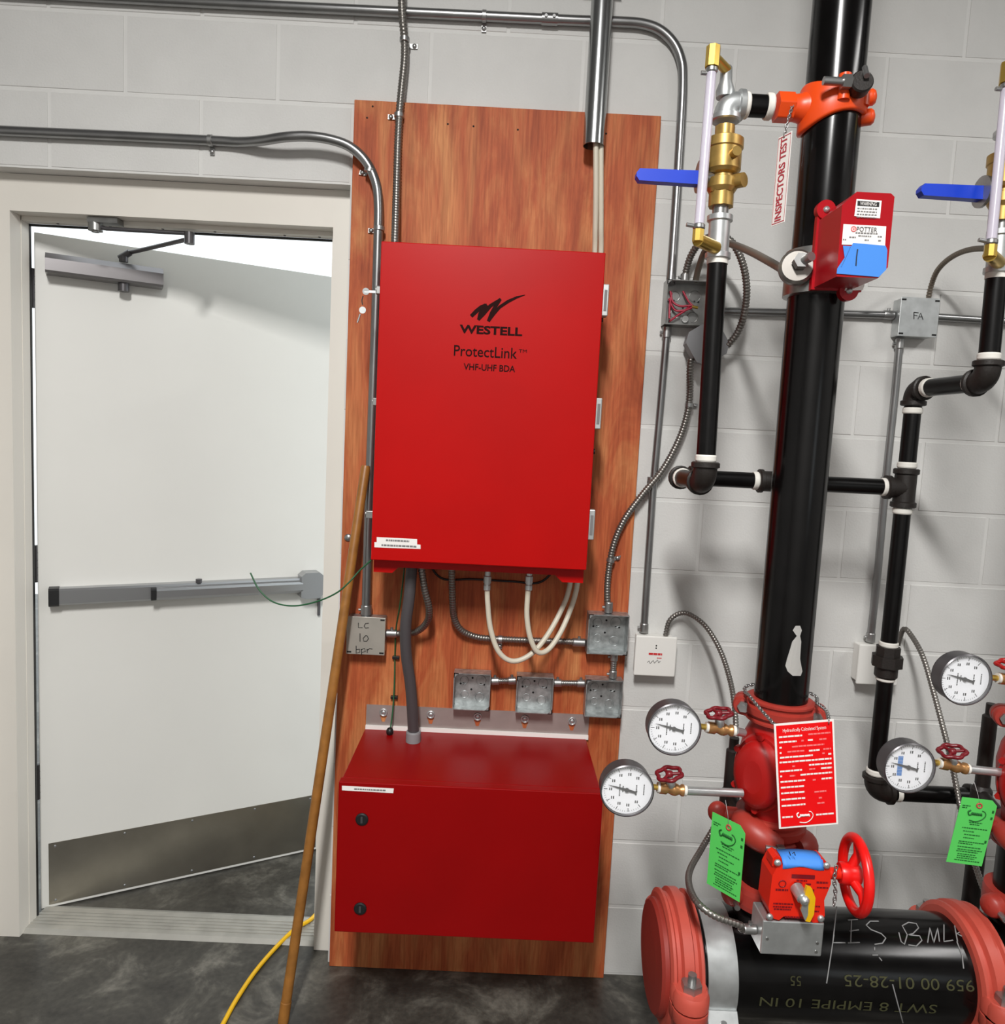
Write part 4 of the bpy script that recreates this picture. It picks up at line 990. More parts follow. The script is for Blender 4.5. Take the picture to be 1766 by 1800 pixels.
# ================================================================== HEADER PIPE ON THE FLOOR STAND
HR, HZc = 0.1095, 0.474
HL = 1.485
t = thing('header_pipe', 'large black horizontal supply header with chalk writing', 'pipe', (2.2, RY, HZc-HR))
MB().lathe((HL, RY, HZc), X, [(HR, 0), (HR, 1.9)], 64).build('pipe', 'black_steel', t)
mb = MB()
def zc_(L): return [on_pipe(1400+x*350/1766, 1560+y*240/1211, RY, HZc, HR+0.0006) for x, y in L]
def cyl_line(L):
    out = []
    for (x0, y0), (x1, y1) in zip(L[:-1], L[1:]):
        n = max(1, int(math.hypot(x1-x0, y1-y0)/25))
        for k in range(n): out.append((x0+(x1-x0)*k/n, y0+(y1-y0)*k/n))
    out.append(L[-1]); return zc_(out)
for L in ([(355, 170), (320, 490), (430, 490)], [(485, 288), (478, 490)], [(470, 388), (550, 376)], [(452, 492), (558, 488)], [(455, 290), (540, 284)], [(725, 300), (650, 300), (615, 335), (660, 375), (750, 410), (790, 450), (760, 495), (690, 505)],
          [(905, 400), (925, 480), (955, 505), (980, 420), (935, 340), (990, 310), (1060, 320), (1080, 360), (1030, 410), (990, 420), (1090, 430), (1110, 470), (1060, 520), (990, 510)], [(1160, 490), (1180, 360), (1215, 490), (1250, 360), (1265, 480)], [(1305, 330), (1305, 480), (1385, 468)], [(1400, 340), (1425, 480)], [(1490, 370), (1420, 410), (1500, 450)],
          [(330, 420), (265, 850)], [(1420, 480), (1465, 600), (1480, 720)], [(850, 860), (940, 1200)], [(670, 600), (720, 600)], [(730, 620), (755, 650)], [(690, 530), (690, 560)]):
    stroke(mb, cyl_line(L), 0.0013, 5)
mb.build('chalk_writing', 'chalk', t)
def hdr_text(s, size, px, py, width):
    c = on_pipe(px, py, RY, HZc, HR); a0 = math.atan2(c.z-HZc, -(c.y-RY))
    def fn(x, y):
        x, y = -x, -y                      # printed upside down
        a = a0 + y/HR
        return Vector((c.x+x, RY-(HR+0.0009)*math.cos(a), HZc+(HR+0.0009)*math.sin(a)))
    text(s, size, 'stencil', t, c, X, Z, 'stencil_print', width, fn=fn)
hdr_text('959 00 01-28-25', 0.030, 1597, 1727, 0.265)
hdr_text('55', 0.026, 1398, 1723, 0.022)
hdr_text('SWT 8 EMPIPE 10 IN', 0.030, 1490, 1766, 0.36)

def groove_coupling(name, label, c, axis, R, w, side, mat='red_coupling', group=None, lug=0.05, bolt_dir=None, lugs=(1, -1), boltlen=0.03):
    """two-piece grooved coupling: ring of ribs, two bolt lugs at +-side"""
    c = Vector(c); ax = Vector(axis).normalized(); side = Vector(side).normalized(); bd = bolt_dir or ax.cross(side)
    bd = Vector(bd).normalized()
    t = thing(name, label, 'pipe coupling', c-Vector((0, 0, R)), group)
    T = R*0.2 if R > 0.08 else 0.017
    mb = MB(); mb.lathe(c-ax*w/2, ax, [(R+0.0006, 0), (R+T*0.45, 0.0), (R+T*0.85, w*0.06), (R+T*0.85, w*0.14), (R+T*0.55, w*0.2), (R+T*0.55, w*0.3), (R+T, w*0.36), (R+T, w*0.64), (R+T*0.55, w*0.7), (R+T*0.55, w*0.8), (R+T*0.85, w*0.86), (R+T*0.85, w*0.94), (R+T*0.45, w), (R+0.0006, w)], 48); mb.build('housing', mat, t)
    for s_ in lugs:
        q = c+side*s_*(R+T*0.6)
        for h in (1, -1):
            mb = MB(); o = q+bd*h*0.003
            mb.lathe_s(o, bd*h, [(lug*0.5, 0), (lug*0.5, lug*0.32), (lug*0.44, lug*0.42)], 20)
            o2 = o+side*s_*lug*0.2; mb.lathe_s(o2, bd*h, [(lug*0.48, 0), (lug*0.48, lug*0.3), (lug*0.42, lug*0.4)], 20)
            mb.build('lug', mat, t)
        o = q+side*s_*lug*0.18
        mb = MB(); mb.cyl(o-bd*(lug*0.42+0.014), o+bd*(lug*0.42+boltlen), lug*0.115, n=12); mb.hexa(o+bd*lug*0.41, o+bd*(lug*0.41+lug*0.24), lug*0.28); mb.hexa(o-bd*(lug*0.41+lug*0.2), o-bd*lug*0.41, lug*0.25); mb.build('bolt', 'zinc', t)
    return t
cl = at(1190, 1640, RY-HR).x
groove_coupling('grooved_coupling', 'large red grooved coupling at the left end of the header', (1.4775, RY, HZc), X, HR+0.004, 0.070, (0, -1, 0), lug=0.074, bolt_dir=(0, 0, 1), boltlen=0.034)
t = thing('header_closure', 'red end cap, shaded in its colour, closing the left end of the header', 'pipe cap', (1.44, RY, HZc-HR))
MB().lathe((1.484, RY, HZc), (-1, 0, 0), [(HR+0.004, 0), (HR+0.004, 0.050), (HR-0.002, 0.056), (HR*0.5, 0.058), (0.001, 0.058)], 48).build('cap', 'red_cap_shaded', t)
groove_coupling('grooved_coupling', 'large red grooved coupling on the header at the right edge', (at(1735, 1640, RY-HR*0.6).x, RY, HZc), X, HR+0.004, 0.070, (0, -1, 0), lug=0.074, bolt_dir=(0, 0, 1), boltlen=0.034)
# strap clamp and stand
sx0, sx1 = at(1247, 1700, RY-HR).x, at(1300, 1700, RY-HR).x
t = thing('pipe_strap', 'wide galvanised steel strap around the black header', 'pipe strap', ((sx0+sx1)/2, RY, HZc-HR))
mb = MB(); w_ = sx1-sx0
mb.lathe((sx0, RY, HZc), X, [(HR+0.0006, 0), (HR+0.006, 0.0), (HR+0.006, w_), (HR+0.0006, w_), (HR+0.0006, 0)], 56, caps=False); mb.build('band', 'galv_light', t)
xc = (sx0+sx1)/2
mb = MB(); mb.box((sx0, RY-HR-0.035, HZc-0.075), (sx1, RY-HR+0.01, HZc-0.066)); mb.prism([(sx0, RY-HR-0.006, HZc-0.03), (sx0, RY-HR+0.002, HZc-0.03), (sx0, RY-HR-0.028, HZc-0.066), (sx0, RY-HR-0.036, HZc-0.066)], (w_, 0, 0)); mb.build('flange', 'galv_light', t)
mb = MB(); mb.hexa((xc, RY-HR-0.022, HZc-0.066), (xc, RY-HR-0.022, HZc-0.05), 0.012); mb.cyl((xc, RY-HR-0.022, HZc-0.09), (xc, RY-HR-0.022, HZc-0.042), 0.006, n=10); mb.build('bolt', 'zinc', t)
t = thing('pipe_stand', 'steel stand under the header pipe', 'pipe stand', (xc, RY, FZ))
MB().cyl((xc, RY, FZ+0.01), (xc, RY, HZc-HR-0.007), 0.03, n=20).build('post', 'galvanised', t)
MB().box((xc-0.09, RY-0.09, FZ+0.0005), (xc+0.09, RY+0.09, FZ+0.012)).build('foot_plate', 'galvanised', t)

# ---- stack on the header below each riser
ZC1 = pz(1373, 1246); ZC2 = pz(1345, 1437); ZBF = 0.655
def stack(x, n):
    first = n == 0
    w = 'first' if first else 'second'
    groove_coupling('riser_coupling', 'red grooved coupling at the foot of the %s riser pipe' % w, (x, RY, ZC1), Z, RR, 0.05, (0.93, -0.35, 0), lug=0.044, bolt_dir=(-0.35, -0.93, 0), boltlen=0.012, mat='red_riser')
    t = thing('check_valve', 'red riser check valve body below the %s riser' % w, 'valve', (x, RY, ZC2))
    h = ZC1-ZC2
    mb = MB(); mb.lathe_s((x, RY, ZC2), Z, [(RR-0.001, 0), (RR, h*0.14), (RR+0.006, h*0.26), (RR+0.017, h*0.42), (RR+0.02, h*0.58), (RR+0.014, h*0.74), (RR+0.002, h*0.86), (RR-0.001, h)], 36); mb.build('body', 'red_valve', t)
    dv = Vector((-0.72, -0.69, 0)); c = Vector((x, RY, ZC2+h*0.49))
    ax, u, v = dv, Vector((-dv.y, dv.x, 0)), Z
    def oval(off, a, b, nn=32): return [c+dv*off+u*(a*math.cos(2*PI*k/nn))+v*(b*math.sin(2*PI*k/nn)) for k in range(nn)]
    def loft(mb, secs):
        nn = len(secs[0]); vs = [p for s_ in secs for p in s_]; fs = []
        for i in range(len(secs)-1):
            for k in range(nn): fs.append((i*nn+k, i*nn+(k+1) % nn, (i+1)*nn+(k+1) % nn, (i+1)*nn+k))
        mb.add(vs, fs, True); mb.add(secs[-1], [tuple(range(nn))]); return mb
    loft(MB(), [oval(0.03, 0.062, 0.085), oval(0.062, 0.06, 0.082), oval(0.07, 0.056, 0.078)]).build('cover_seat', 'red_valve', t)
    loft(MB(), [oval(0.068, 0.052, 0.072), oval(0.086, 0.048, 0.068), oval(0.094, 0.036, 0.055), oval(0.097, 0.02, 0.034)]).build('cover', 'red_valve', t)
    for k in range(6):
        a = 2*PI*(k+0.5)/6; p = c+dv*0.07+u*(0.056*math.cos(a))+v*(0.077*math.sin(a)); MB().hexa(p-dv*0.004, p+dv*0.008, 0.007).build('cover_bolt', 'red_valve', t)
    tc = groove_coupling('riser_coupling', 'red grooved coupling under the %s check valve' % w, (x, RY, ZC2-0.010), Z, RR+0.002, 0.052, (-0.34, -0.94, 0), lugs=(), mat='red_riser')
    def lobe(a0, a1, za, zb_, rad, rr):
        Pl = []; n_ = 12
        for q in range(n_+1):
            f = q/n_; a = math.radians(a0+(a1-a0)*f); Pl.append(Vector((x+rad*math.cos(a), RY+rad*math.sin(a), za+(zb_-za)*f)))
        rs = [rr*(0.35+0.65*math.sqrt(max(0, math.sin(PI*min(1, max(0, 0.06+0.88*q/n_)))))) for q in range(n_+1)]
        return MB().tube(Pl, rs, 18).build('housing_lobe', 'red_riser', tc)
    lobe(185, 268, ZC2+0.004, ZC2-0.026, RR+0.014, 0.030)
    lobe(300, 372, ZC2-0.034, ZC2-0.052, RR+0.014, 0.032)
    pb_ = Vector((x-0.006, RY-RR-0.040, ZC2-0.020)); mb = MB(); mb.cyl(pb_, pb_+Vector((-0.034, 0.004, 0.002)), 0.0058, n=12); mb.hexa(pb_+Vector((-0.012, 0.001, 0)), pb_+Vector((0.002, 0, 0)), 0.011); mb.build('bolt', 'zinc', tc)
    pl_ = Vector((x-RR-0.055, RY+0.012, ZC2+0.002)); MB().sphere(pl_, 0.021, (1, 0.8, 1.1)).build('rear_lug', 'red_riser', tc)
    MB().cyl(pl_+Vector((0.004, -0.016, -0.008)), pl_+Vector((0.006, -0.034, -0.012)), 0.008, n=12).build('rear_bolt', 'zinc', tc)
    MB().cyl(pl_, Vector((x-RR+0.004, RY+0.008, ZC2)), 0.014, n=14).build('lug_neck', 'red_riser', tc)
    t = thing('butterfly_valve', 'black and red butterfly valve between header and %s check valve' % w, 'valve', (x, RY, HZc+HR))
    zt0 = HZc+HR-0.012; zt1 = ZC2-0.034
    MB().lathe((x, RY, zt0), Z, [(RR+0.012, 0), (RR+0.004, 0.02), (RR, 0.024), (RR, zt1-zt0)], 36).build('body', 'black_pipe_matte', t)
    zc = zt0+0.065
    MB().lathe((x, RY, zc-0.024), Z, [(RR+0.001, 0), (RR+0.016, 0.001), (RR+0.018, 0.012), (RR+0.018, 0.036), (RR+0.016, 0.047), (RR+0.001, 0.048)], 36).build('coupling_ring', 'red_riser', t)
    for sx in (-1, 1):
        q = Vector((x+sx*(RR+0.016), RY-0.02, zc)); mb = MB(); mb.lathe_s(q, (sx*0.9, -0.4, 0), [(0.024, -0.015), (0.024, 0.012), (0.019, 0.02), (0.005, 0.023)], 20); lg_ = mb.build('lug', 'red_riser', t)
        mb = MB(); mb.cyl(q+Vector((sx*0.004, -0.02, -0.004)), q+Vector((sx*0.008, -0.046, -0.004)), 0.006, n=10); mb.build('bolt', 'zinc', lg_)
    MB().cyl((x, RY-RR+0.004, zt0+0.10), (x, RY-RR-0.074, zt0+0.10), 0.024, n=20).build('neck', 'cast_black', t)
    return zt0
zt0 = stack(RX, 0); stack(RX+DX, 1)

# ---- gear operator with hand wheel, tamper cover and conduit box
GY = -0.76
def gp(px, py, Y=GY): return at(px, py, Y)
TL, TRr, BR, BLc = gp(1359, 1521), gp(1463, 1529), gp(1450, 1619), gp(1347, 1612)
gx0, gx1 = (TL.x+BLc.x)/2, (TRr.x+BR.x)/2; gz0, gz1 = (BR.z+BLc.z)/2, (TL.z+TRr.z)/2
t = thing('gear_operator', 'bright red valve gear box with yellow pointer and red hand wheel', 'gear operator', ((gx0+gx1)/2, GY+0.03, gz0))
c = 0.012; GD = 0.056; hmid = (gx0+gx1)/2
ol = [(gx0, gz0+0.02), (gx0+0.008, gz0), (gx0+0.022, gz0-0.004), (gx0+0.03, gz0+0.004), (gx1-0.034, gz0), (gx1-0.025, gz0-0.006), (gx1-0.008, gz0-0.004), (gx1-0.004, gz0+0.01), (gx1-0.008, gz0+0.04), (gx1+0.002, gz1-0.03), (gx1-0.002, gz1), (gx0+0.01, gz1), (gx0+0.002, gz1-0.02)]
MB().prism([(x, GY, z) for x, z in ol], (0, GD, 0)).build('housing', 'red_gear', t, 0.004, 3)
mb = MB(); sec = [(gx0+0.004, gz1-0.006), (gx0+0.004, gz1+0.010), (gx0+0.012, gz1+0.016), (gx0+0.03, gz1+0.006), (hmid, gz1+0.010), (gx1-0.03, gz1+0.006), (gx1-0.014, gz1+0.014), (gx1-0.006, gz1+0.008), (gx1-0.006, gz1-0.006)]
mb.prism([(x, GY+0.010, z) for x, z in sec], (0, 0.030, 0)); mb.build('top_rib', 'red_gear', t, 0.003)
# masking tape draped over the top edge
tp = [(gx0+0.018, 0.0), (gx0+0.018, 1.0)]
mb = MB(); N = 10; x0_, x1_ = gx0+0.020, gx1-0.014
rowsT = []
for k in range(N+1):
    x = x0_+(x1_-x0_)*k/N; bulge = 0.003*math.sin(PI*k/N)
    rowsT.append([Vector((x, GY+0.036, gz1+0.0135+bulge)), Vector((x, GY+0.016, gz1+0.0135+bulge)), Vector((x, GY+0.008, gz1+0.012)), Vector((x, GY+0.0006, gz1+0.005)), Vector((x, GY-0.0012, gz1-0.001-0.003*math.cos(k*0.7)))])
vs = [p for r_ in rowsT for p in r_]; fs = [(k*5+j, k*5+j+1, (k+1)*5+j+1, (k+1)*5+j) for k in range(N) for j in range(4)]
mb.add(vs, fs, True); tape = mb.build('masking_tape', 'tape_blue', t)
sol = tape.modifiers.new('thick', 'SOLIDIFY'); sol.thickness = 0.0006
mb = MB(); stroke(mb, [at(px, py, GY+0.006)+Vector((0, -0.008, 0.006)) for px, py in ((1383, 1498), (1386, 1505))], 0.0009); stroke(mb, [at(px, py, GY+0.006)+Vector((0, -0.008, 0.006)) for px, py in ((1389, 1502), (1392, 1499), (1394, 1505))], 0.0009); mb.build('pen_mark', 'print_black', tape)
for px, py in ((1366, 1516), (1452, 1521), (1352, 1611), (1442, 1614)):
    p = at(px, py, GY); MB().lathe_s(p, (0, -1, 0), [(0.0065, 0), (0.0065, 0.003), (0.003, 0.005)], 14).build('cover_screw', 'galv_light', t)
mb = MB()
o_ = Vector((hmid, GY-0.0004, (gz0+gz1)/2))
quad(mb, o_, X, Z, -0.018, 0.030, 0.026, 0.038)
for (xa, xb, y_, h_) in ((-0.008, 0.012, 0.026, 0.003), (-0.012, 0.004, 0.021, 0.003), (0.03, 0.052, 0.024, 0.004), (0.032, 0.054, 0.014, 0.003), (-0.046, -0.022, 0.006, 0.004), (-0.048, -0.01, -0.022, 0.003), (-0.048, -0.012, -0.028, 0.003), (-0.046, -0.014, -0.033, 0.003), (0.028, 0.042, -0.024, 0.003), (0.028, 0.04, -0.034, 0.003), (-0.024, 0.012, -0.048, 0.004)):
    dashes(mb, o_, X, Z, xa, xb, y_, h_, 0.002, 0.006, 0.001)
pc = o_+Vector((-0.034, 0, 0.018)); mb.torus(pc+Vector((0, -0.0002, 0)), (0, 1, 0), 0.0065, 0.0009, 20, 5)
quad(mb, o_, X, Z, 0.024, -0.008, 0.027, 0.01); quad(mb, o_, X, Z, 0.010, 0.018, 0.02, 0.021)
mb.build('printed_plate', 'maroon', t)
pc = at(1399, 1560, GY); mb = MB(); mb.cyl(pc, pc+Vector((0.004, -0.024, -0.006)), 0.012, n=18); q = pc+Vector((0.004, -0.024, -0.006)); mb.lathe_s(q, (0.1, -1, -0.2), [(0.009, 0), (0.009, 0.008), (0.004, 0.012)], 14); mb.build('spindle', 'galv_light', t)
pp = at(1418, 1585, GY-0.02); mb = MB(); mb.prism([pp+Vector(v) for v in ((-0.006, 0, 0.034), (0.004, 0, 0.030), (0.012, 0, 0.012), (0.012, 0, -0.02), (0.006, 0, -0.036), (-0.003, 0, -0.034), (-0.012, 0, -0.014))], (0, -0.007, 0)); mb.build('pointer', 'yellow_pointer', t, 0.0015)
mb = MB(); mb.prism([pp+Vector(v)+Vector((-0.004, -0.0072, 0)) for v in ((-0.006, 0, 0.016), (0.002, 0, 0.012), (0.004, 0, -0.02), (0.0, 0, -0.032), (-0.01, 0, -0.012))], (0, -0.002, 0)); mb.build('pointer_plate', 'galv_light', t)
hc = at(1503, 1537, GY+0.02); WRr = 0.066; wx = Vector((1, -0.10, 0.0)).normalized()
wh = MB(); wh.torus(hc, wx, WRr, 0.0095, 44, 14); wheel = wh.build('hand_wheel', 'red_wheel', t)
mb = MB(); mb.cyl(Vector((gx1-0.006, hc.y, hc.z)), hc-wx*0.014, 0.011, n=16); mb.build('shaft', 'red_gear', t)
MB().lathe_s(hc-wx*0.030, wx, [(0.019, 0), (0.021, 0.004), (0.021, 0.034), (0.017, 0.038)], 24).build('hub', 'red_wheel', wheel)
_, wu, wv = basis(wx)
for k in range(3):
    a = 2*PI*k/3+0.5; d_ = wu*math.cos(a)+wv*math.sin(a); sp = MB(); sp.tube([hc-wx*0.008+d_*0.014, hc+wx*0.002+d_*0.04, hc+d_*(WRr-0.002)], [0.0095, 0.0085, 0.009], 12); sp.build('spoke', 'red_wheel', wheel)
# hanging chain beside the wheel
ch = thing('hanging_chain', 'small silver chain hanging beside the red hand wheel', 'chain', at(1467, 1600, GY+0.01))
def chain(parent, P, link=0.011, r=0.0012):
    R_ = resample(spl(P, 10), link*0.72)
    for i in range(len(R_)-1):
        d_ = (R_[i+1]-R_[i]).normalized(); c_ = (R_[i]+R_[i+1])/2; _, u_, v_ = basis(d_); sd = u_ if i % 2 else v_
        loop = [c_+d_*(link*0.5*math.cos(a))+sd*(link*0.28*math.sin(a)) for a in [2*PI*k/10 for k in range(11)]]
        MB().tube(loop, r, 5, caps=False).build('link', 'zinc', parent)
chain(ch, pts([(1470, 1522, GY+0.0), (1466, 1545, GY+0.0), (1468, 1570, GY+0.0), (1465, 1592, GY+0.0)]))
# conduit box below
bz0 = pz(1392, 1680, GY+0.002); ax0, ax1 = gp(1339, 1650).x, gp(1447, 1655).x
t = thing('switch_box', 'small bare aluminium box under the red gear operator', 'box', ((ax0+ax1)/2, GY+0.03, bz0))
MB().box((ax0, GY+0.002, bz0), (ax1, GY+0.062, gz0-0.007)).build('box', 'galv_light', t, 0.003)
for px, py in ((1348, 1650), (1436, 1658), (1434, 1673)):
    p = at(px, py, GY+0.002); MB().lathe(p, (0, -1, 0), [(0.003, 0), (0.003, 0.0012)], 10).build('screw', 'galvanised', t)
SBX = Vector((ax0, GY+0.03, pz(1335, 1634, GY+0.03)))

# ================================================================== FLEXIBLE CONDUITS ON THE RIGHT
P = spl([Vector((at(1170, 1113, -0.03).x, -0.026, M1.z+0.054))]+pts([(1176, 1092, -0.03), (1192, 1079, -0.035), (1212, 1080, -0.05), (1240, 1101, -0.09), (1264, 1140, -0.14), (1280, 1185, -0.2), (1290, 1235, -0.27), (1293, 1300, -0.34), (1285, 1380, -0.38), (1262, 1440, -0.42), (1234, 1490, -0.47), (1213, 1528, -0.545), (1211, 1556, -0.63), (1225, 1586, -0.71), (1256, 1610, -0.735), (1300, 1626, -0.735)])+[SBX-Vector((0.03, 0, 0)), SBX], 10)
t = conduit('flexible_conduit', 'long ribbed conduit looping from the left white module to the switch box', P, 0.0072, 'flex_steel', ribbed=True)
coupler(t, SBX-Vector((0.013, 0, 0)), X, 0.0078, 0.024)
P = spl([Vector((at(1581, 1107, -0.03).x, -0.028, M2.z+0.054))]+pts([(1588, 1106, -0.05), (1602, 1118, -0.08), (1622, 1155, -0.14), (1640, 1215, -0.2), (1656, 1275, -0.26), (1672, 1340, -0.32), (1690, 1430, -0.40), (1712, 1515, -0.46), (1742, 1590, -0.56), (1790, 1640, -0.68)]), 10)
conduit('flexible_conduit', 'ribbed conduit arching from the right white module down past a green tag', P, 0.0072, 'flex_steel', ribbed=True)
# hung box plate with loops
hb = at(1243, 603, -0.075); rot = Matrix.Rotation(math.radians(-33), 3, 'Y')
t = thing('hanging_box', 'tilted grey box hanging loose on flexible conduits behind the left drop pipe', 'box', hb)
def octo(w, k):
    h = w/2; return [(-h+k, -h), (h-k, -h), (h, -h+k), (h, h-k), (h-k, h), (-h+k, h), (-h, h-k), (-h, -h+k)]
MB().prism([hb+rot @ Vector((a, 0.0, b)) for a, b in octo(0.1, 0.02)], (0, -0.004, 0)).build('cover', 'grey_fitting', t, 0.001)
MB().prism([hb+rot @ Vector((a, 0.004, b)) for a, b in octo(0.094, 0.02)], (0, 0.04, 0)).build('box', 'grey_fitting', t, 0.002)
def tow(px, py, Y): return at(px, py, Y)
P = spl(pts([(1214, 630, -0.06), (1212, 655, -0.05), (1212, 690, -0.03), (1207, 730, -0.024), (1192, 775, -0.024), (1165, 825, -0.026), (1130, 868, -0.03), (1098, 912, -0.036), (1079, 955, -0.036), (1070, 1000, -0.036), (1067, 1040, -0.04)])+[Vector((bxA.x, YP-0.025, bxA.z+0.057))], 10)
t = conduit('flexible_conduit', 'long ribbed conduit curving from hanging box down to the right steel box', P, 0.0096, 'flex_steel', ribbed=True)
strap(t, at(1211, 712, -0.026), Z, 0.0096, (1, 0, 0), wall=0.0)
strap(t, at(1073, 985, -0.036), (0.2, 0, 1), 0.0096, (1, 0, 0.25), wall=YP)
coupler(t, P[-1]+Vector((0, 0, 0.016)), Z, 0.0098, 0.03)
top = WB.z+0.060
def wtop(px, Y): p = at(px, 495, Y); p.z = top; return p
P = spl([wtop(1203, -0.025)]+pts([(1206, 475, -0.03), (1215, 448, -0.05), (1232, 425, -0.08), (1258, 414, -0.12), (1285, 425, -0.14), (1304, 460, -0.14), (1312, 505, -0.13), (1308, 550, -0.11), (1296, 585, -0.09), (1277, 609, -0.07)]), 10)
t = conduit('flexible_conduit', 'ribbed conduit looping over from the wiring box to the hanging box', P, 0.0098, 'flex_steel', ribbed=True)
coupler(t, P[0]+Vector((0, 0, 0.010)), Z, 0.0098, 0.02)
FSW = at(1392, 482, RY-0.05)
P = spl([wtop(1222, -0.03)]+pts([(1228, 470, -0.05), (1240, 440, -0.09), (1262, 425, -0.16), (1288, 430, -0.25), (1320, 443, -0.36), (1352, 460, -0.47), (1376, 474, -0.55)])+[FSW], 10)
conduit('flexible_conduit', 'brownish conduit stretching from the wiring box to the flow switch', P, 0.0085, 'flex_brown')
P = spl([Vector((at(1633, 523, -0.03).x, -0.025, FA.z+0.051))]+pts([(1637, 500, -0.04), (1647, 476, -0.07), (1665, 457, -0.12), (1690, 443, -0.18), (1720, 437, -0.26), (1765, 440, -0.38), (1850, 455, -0.52)]), 10)
conduit('flexible_conduit', 'ribbed conduit arching from the grey alarm box towards the right edge', P, 0.0072, 'flex_brown', ribbed=True)

# ================================================================== FLOW SWITCH ON THE FIRST RISER
SY, SB = -0.742, -0.648
def fs(px, py): return at(px, py, SY)
ol = [fs(*p) for p in ((1506, 337), (1566, 340), (1572, 346), (1560, 470), (1543, 489), (1470, 486), (1480, 360))]
xs_ = ol[6].x
t = thing('flow_switch', 'dark red flow switch box with labels and blue tape on the first riser', 'flow switch', (RX, SB, min(p.z for p in ol)))
MB().prism(ol, (0, SB-SY, 0)).build('cover', 'red_switch', t, 0.0035, 3)
bp = [Vector((p.x, SB, p.z)) for p in ol]; zlo = min(p.z for p in bp); zhi = max(p.z for p in bp); xlo = min(p.x for p in bp); xhi = max(p.x for p in bp)
base = MB(); base.prism([Vector((xlo-0.004, SB, zlo-0.004)), Vector((xhi+0.001, SB, zlo-0.004)), Vector((xhi+0.001, SB, zhi)), Vector((xlo-0.004, SB, zhi))], (0, 0.012, 0)); base.build('base_plate', 'red_switch', t, 0.003)
for c_, nm in ((Vector((xlo+0.010, SB-0.004, zhi-0.004)), 'tab'), (Vector((xhi-0.024, SB-0.004, zlo-0.004)), 'tab')):
    mb = MB(); mb.lathe(c_, (0, 1, 0), [(0.018, 0), (0.018, 0.014)], 22); tb_ = mb.build(nm, 'red_switch', t, 0.002)
    MB().lathe_s(c_, (0, -1, 0), [(0.006, 0), (0.006, 0.002), (0.002, 0.004)], 14).build('screw', 'galv_light', tb_)
s1 = sticker(t, [(1505, 350), (1549, 353), (1546, 384), (1501, 380)], SY-0.0003, name='warning_label')
sticker(s1, [(1507, 353), (1545.5, 355.5), (1544.5, 364), (1506.5, 361.5)], SY-0.0010, 'print_black', 'black_band', 0.0003)
o_ = at(1524, 371, SY-0.0014); mb = MB()
for dz in (0.004, -0.001, -0.006, -0.011): dashes(mb, o_, X, Z, -0.018, 0.017, dz, 0.0018, 0.002, 0.006, 0.0012)
mb.build('print', 'print_grey', s1)
text('WARNING', 0.0085, 'label_white', s1, at(1526, 358.7, SY-0.0014), X, Z, width=0.029)
s2 = sticker(t, [(1482, 394), (1557, 398), (1555, 432), (1479, 430)], SY-0.0003, name='name_label')
text('POTTER', 0.0115, 'print_black', s2, at(1523, 404, SY-0.0012), X, Z, width=0.036)
mb = MB(); pr_ = at(1500, 402.5, SY-0.0011); mb.torus(pr_, (0, 1, 0), 0.0042, 0.0011, 18, 6); mb.lathe(pr_, (0, -1, 0), [(0.0018, 0), (0.0018, 0.0004)], 10); mb.build('emblem', 'pale_red', s2)
mb = MB()
for (pxx, pyy, w_) in ((1523, 410, 0.04), (1520, 415, 0.024), (1498, 417, 0.012), (1546, 416, 0.008), (1523, 422, 0.008), (1546, 423, 0.006), (1484, 421, 0.006)): dashes(mb, at(pxx, pyy, SY-0.0012), X, Z, -w_/2, w_/2, 0, 0.0022, 0.002, 0.005, 0.001)
mb.build('print', 'print_grey', s2)
mb = MB(); mb.prism([at(px, py, SY-0.0013) for px, py in ((1481, 432), (1496, 433), (1499, 427), (1556, 432), (1559, 440), (1557, 474), (1544, 487), (1470, 481), (1471, 472), (1484, 453))], (0, -0.0006, 0)); tp_ = mb.build('masking_tape', 'tape_blue', t)
mb = MB(); stroke(mb, [at(px, py, SY-0.0021) for px, py in ((1507, 438), (1505, 452), (1504, 467))], 0.0011); mb.build('pen_mark', 'print_black', tp_)
mb = MB(); stroke(mb, [at(px, py, SY-0.002) for px, py in ((1494, 434), (1486, 452), (1478, 469))], 0.0009); mb.build('crease', 'blue_print', tp_)
sticker(t, [(1487, 500), (1519, 500), (1516, 510), (1484, 511)], SB-0.004, 'label_white', 'lower_label')
# saddle and u-bolt
mb = MB(); zs = pz(1405, 470, RY-RR); mb.lathe((RX, RY, zs-0.045), Z, [(RR+0.0005, 0), (RR+0.010, 0.002), (RR+0.010, 0.088), (RR+0.0005, 0.09)], 36); mb.build('saddle', 'galvanised', t)
mb = MB(); cs = at(1406, 468, RY-RR-0.008); mb.lathe(cs+Vector((0.0, 0.02, 0)), (-0.25, -1, 0.05), [(0.033, 0), (0.033, 0.014), (0.028, 0.019)], 28); mb.build('clamp_lug', 'flex_steel', t)
mb = MB(); q = cs+Vector((-0.002, -0.002, 0.006)); mb.hexa(q, q+Vector((-0.002, -0.016, 0.002)), 0.015); mb.cyl(q, q+Vector((0.008, -0.034, 0.004)), 0.0085, n=14); mb.build('u_bolt_nut', 'zinc', t)

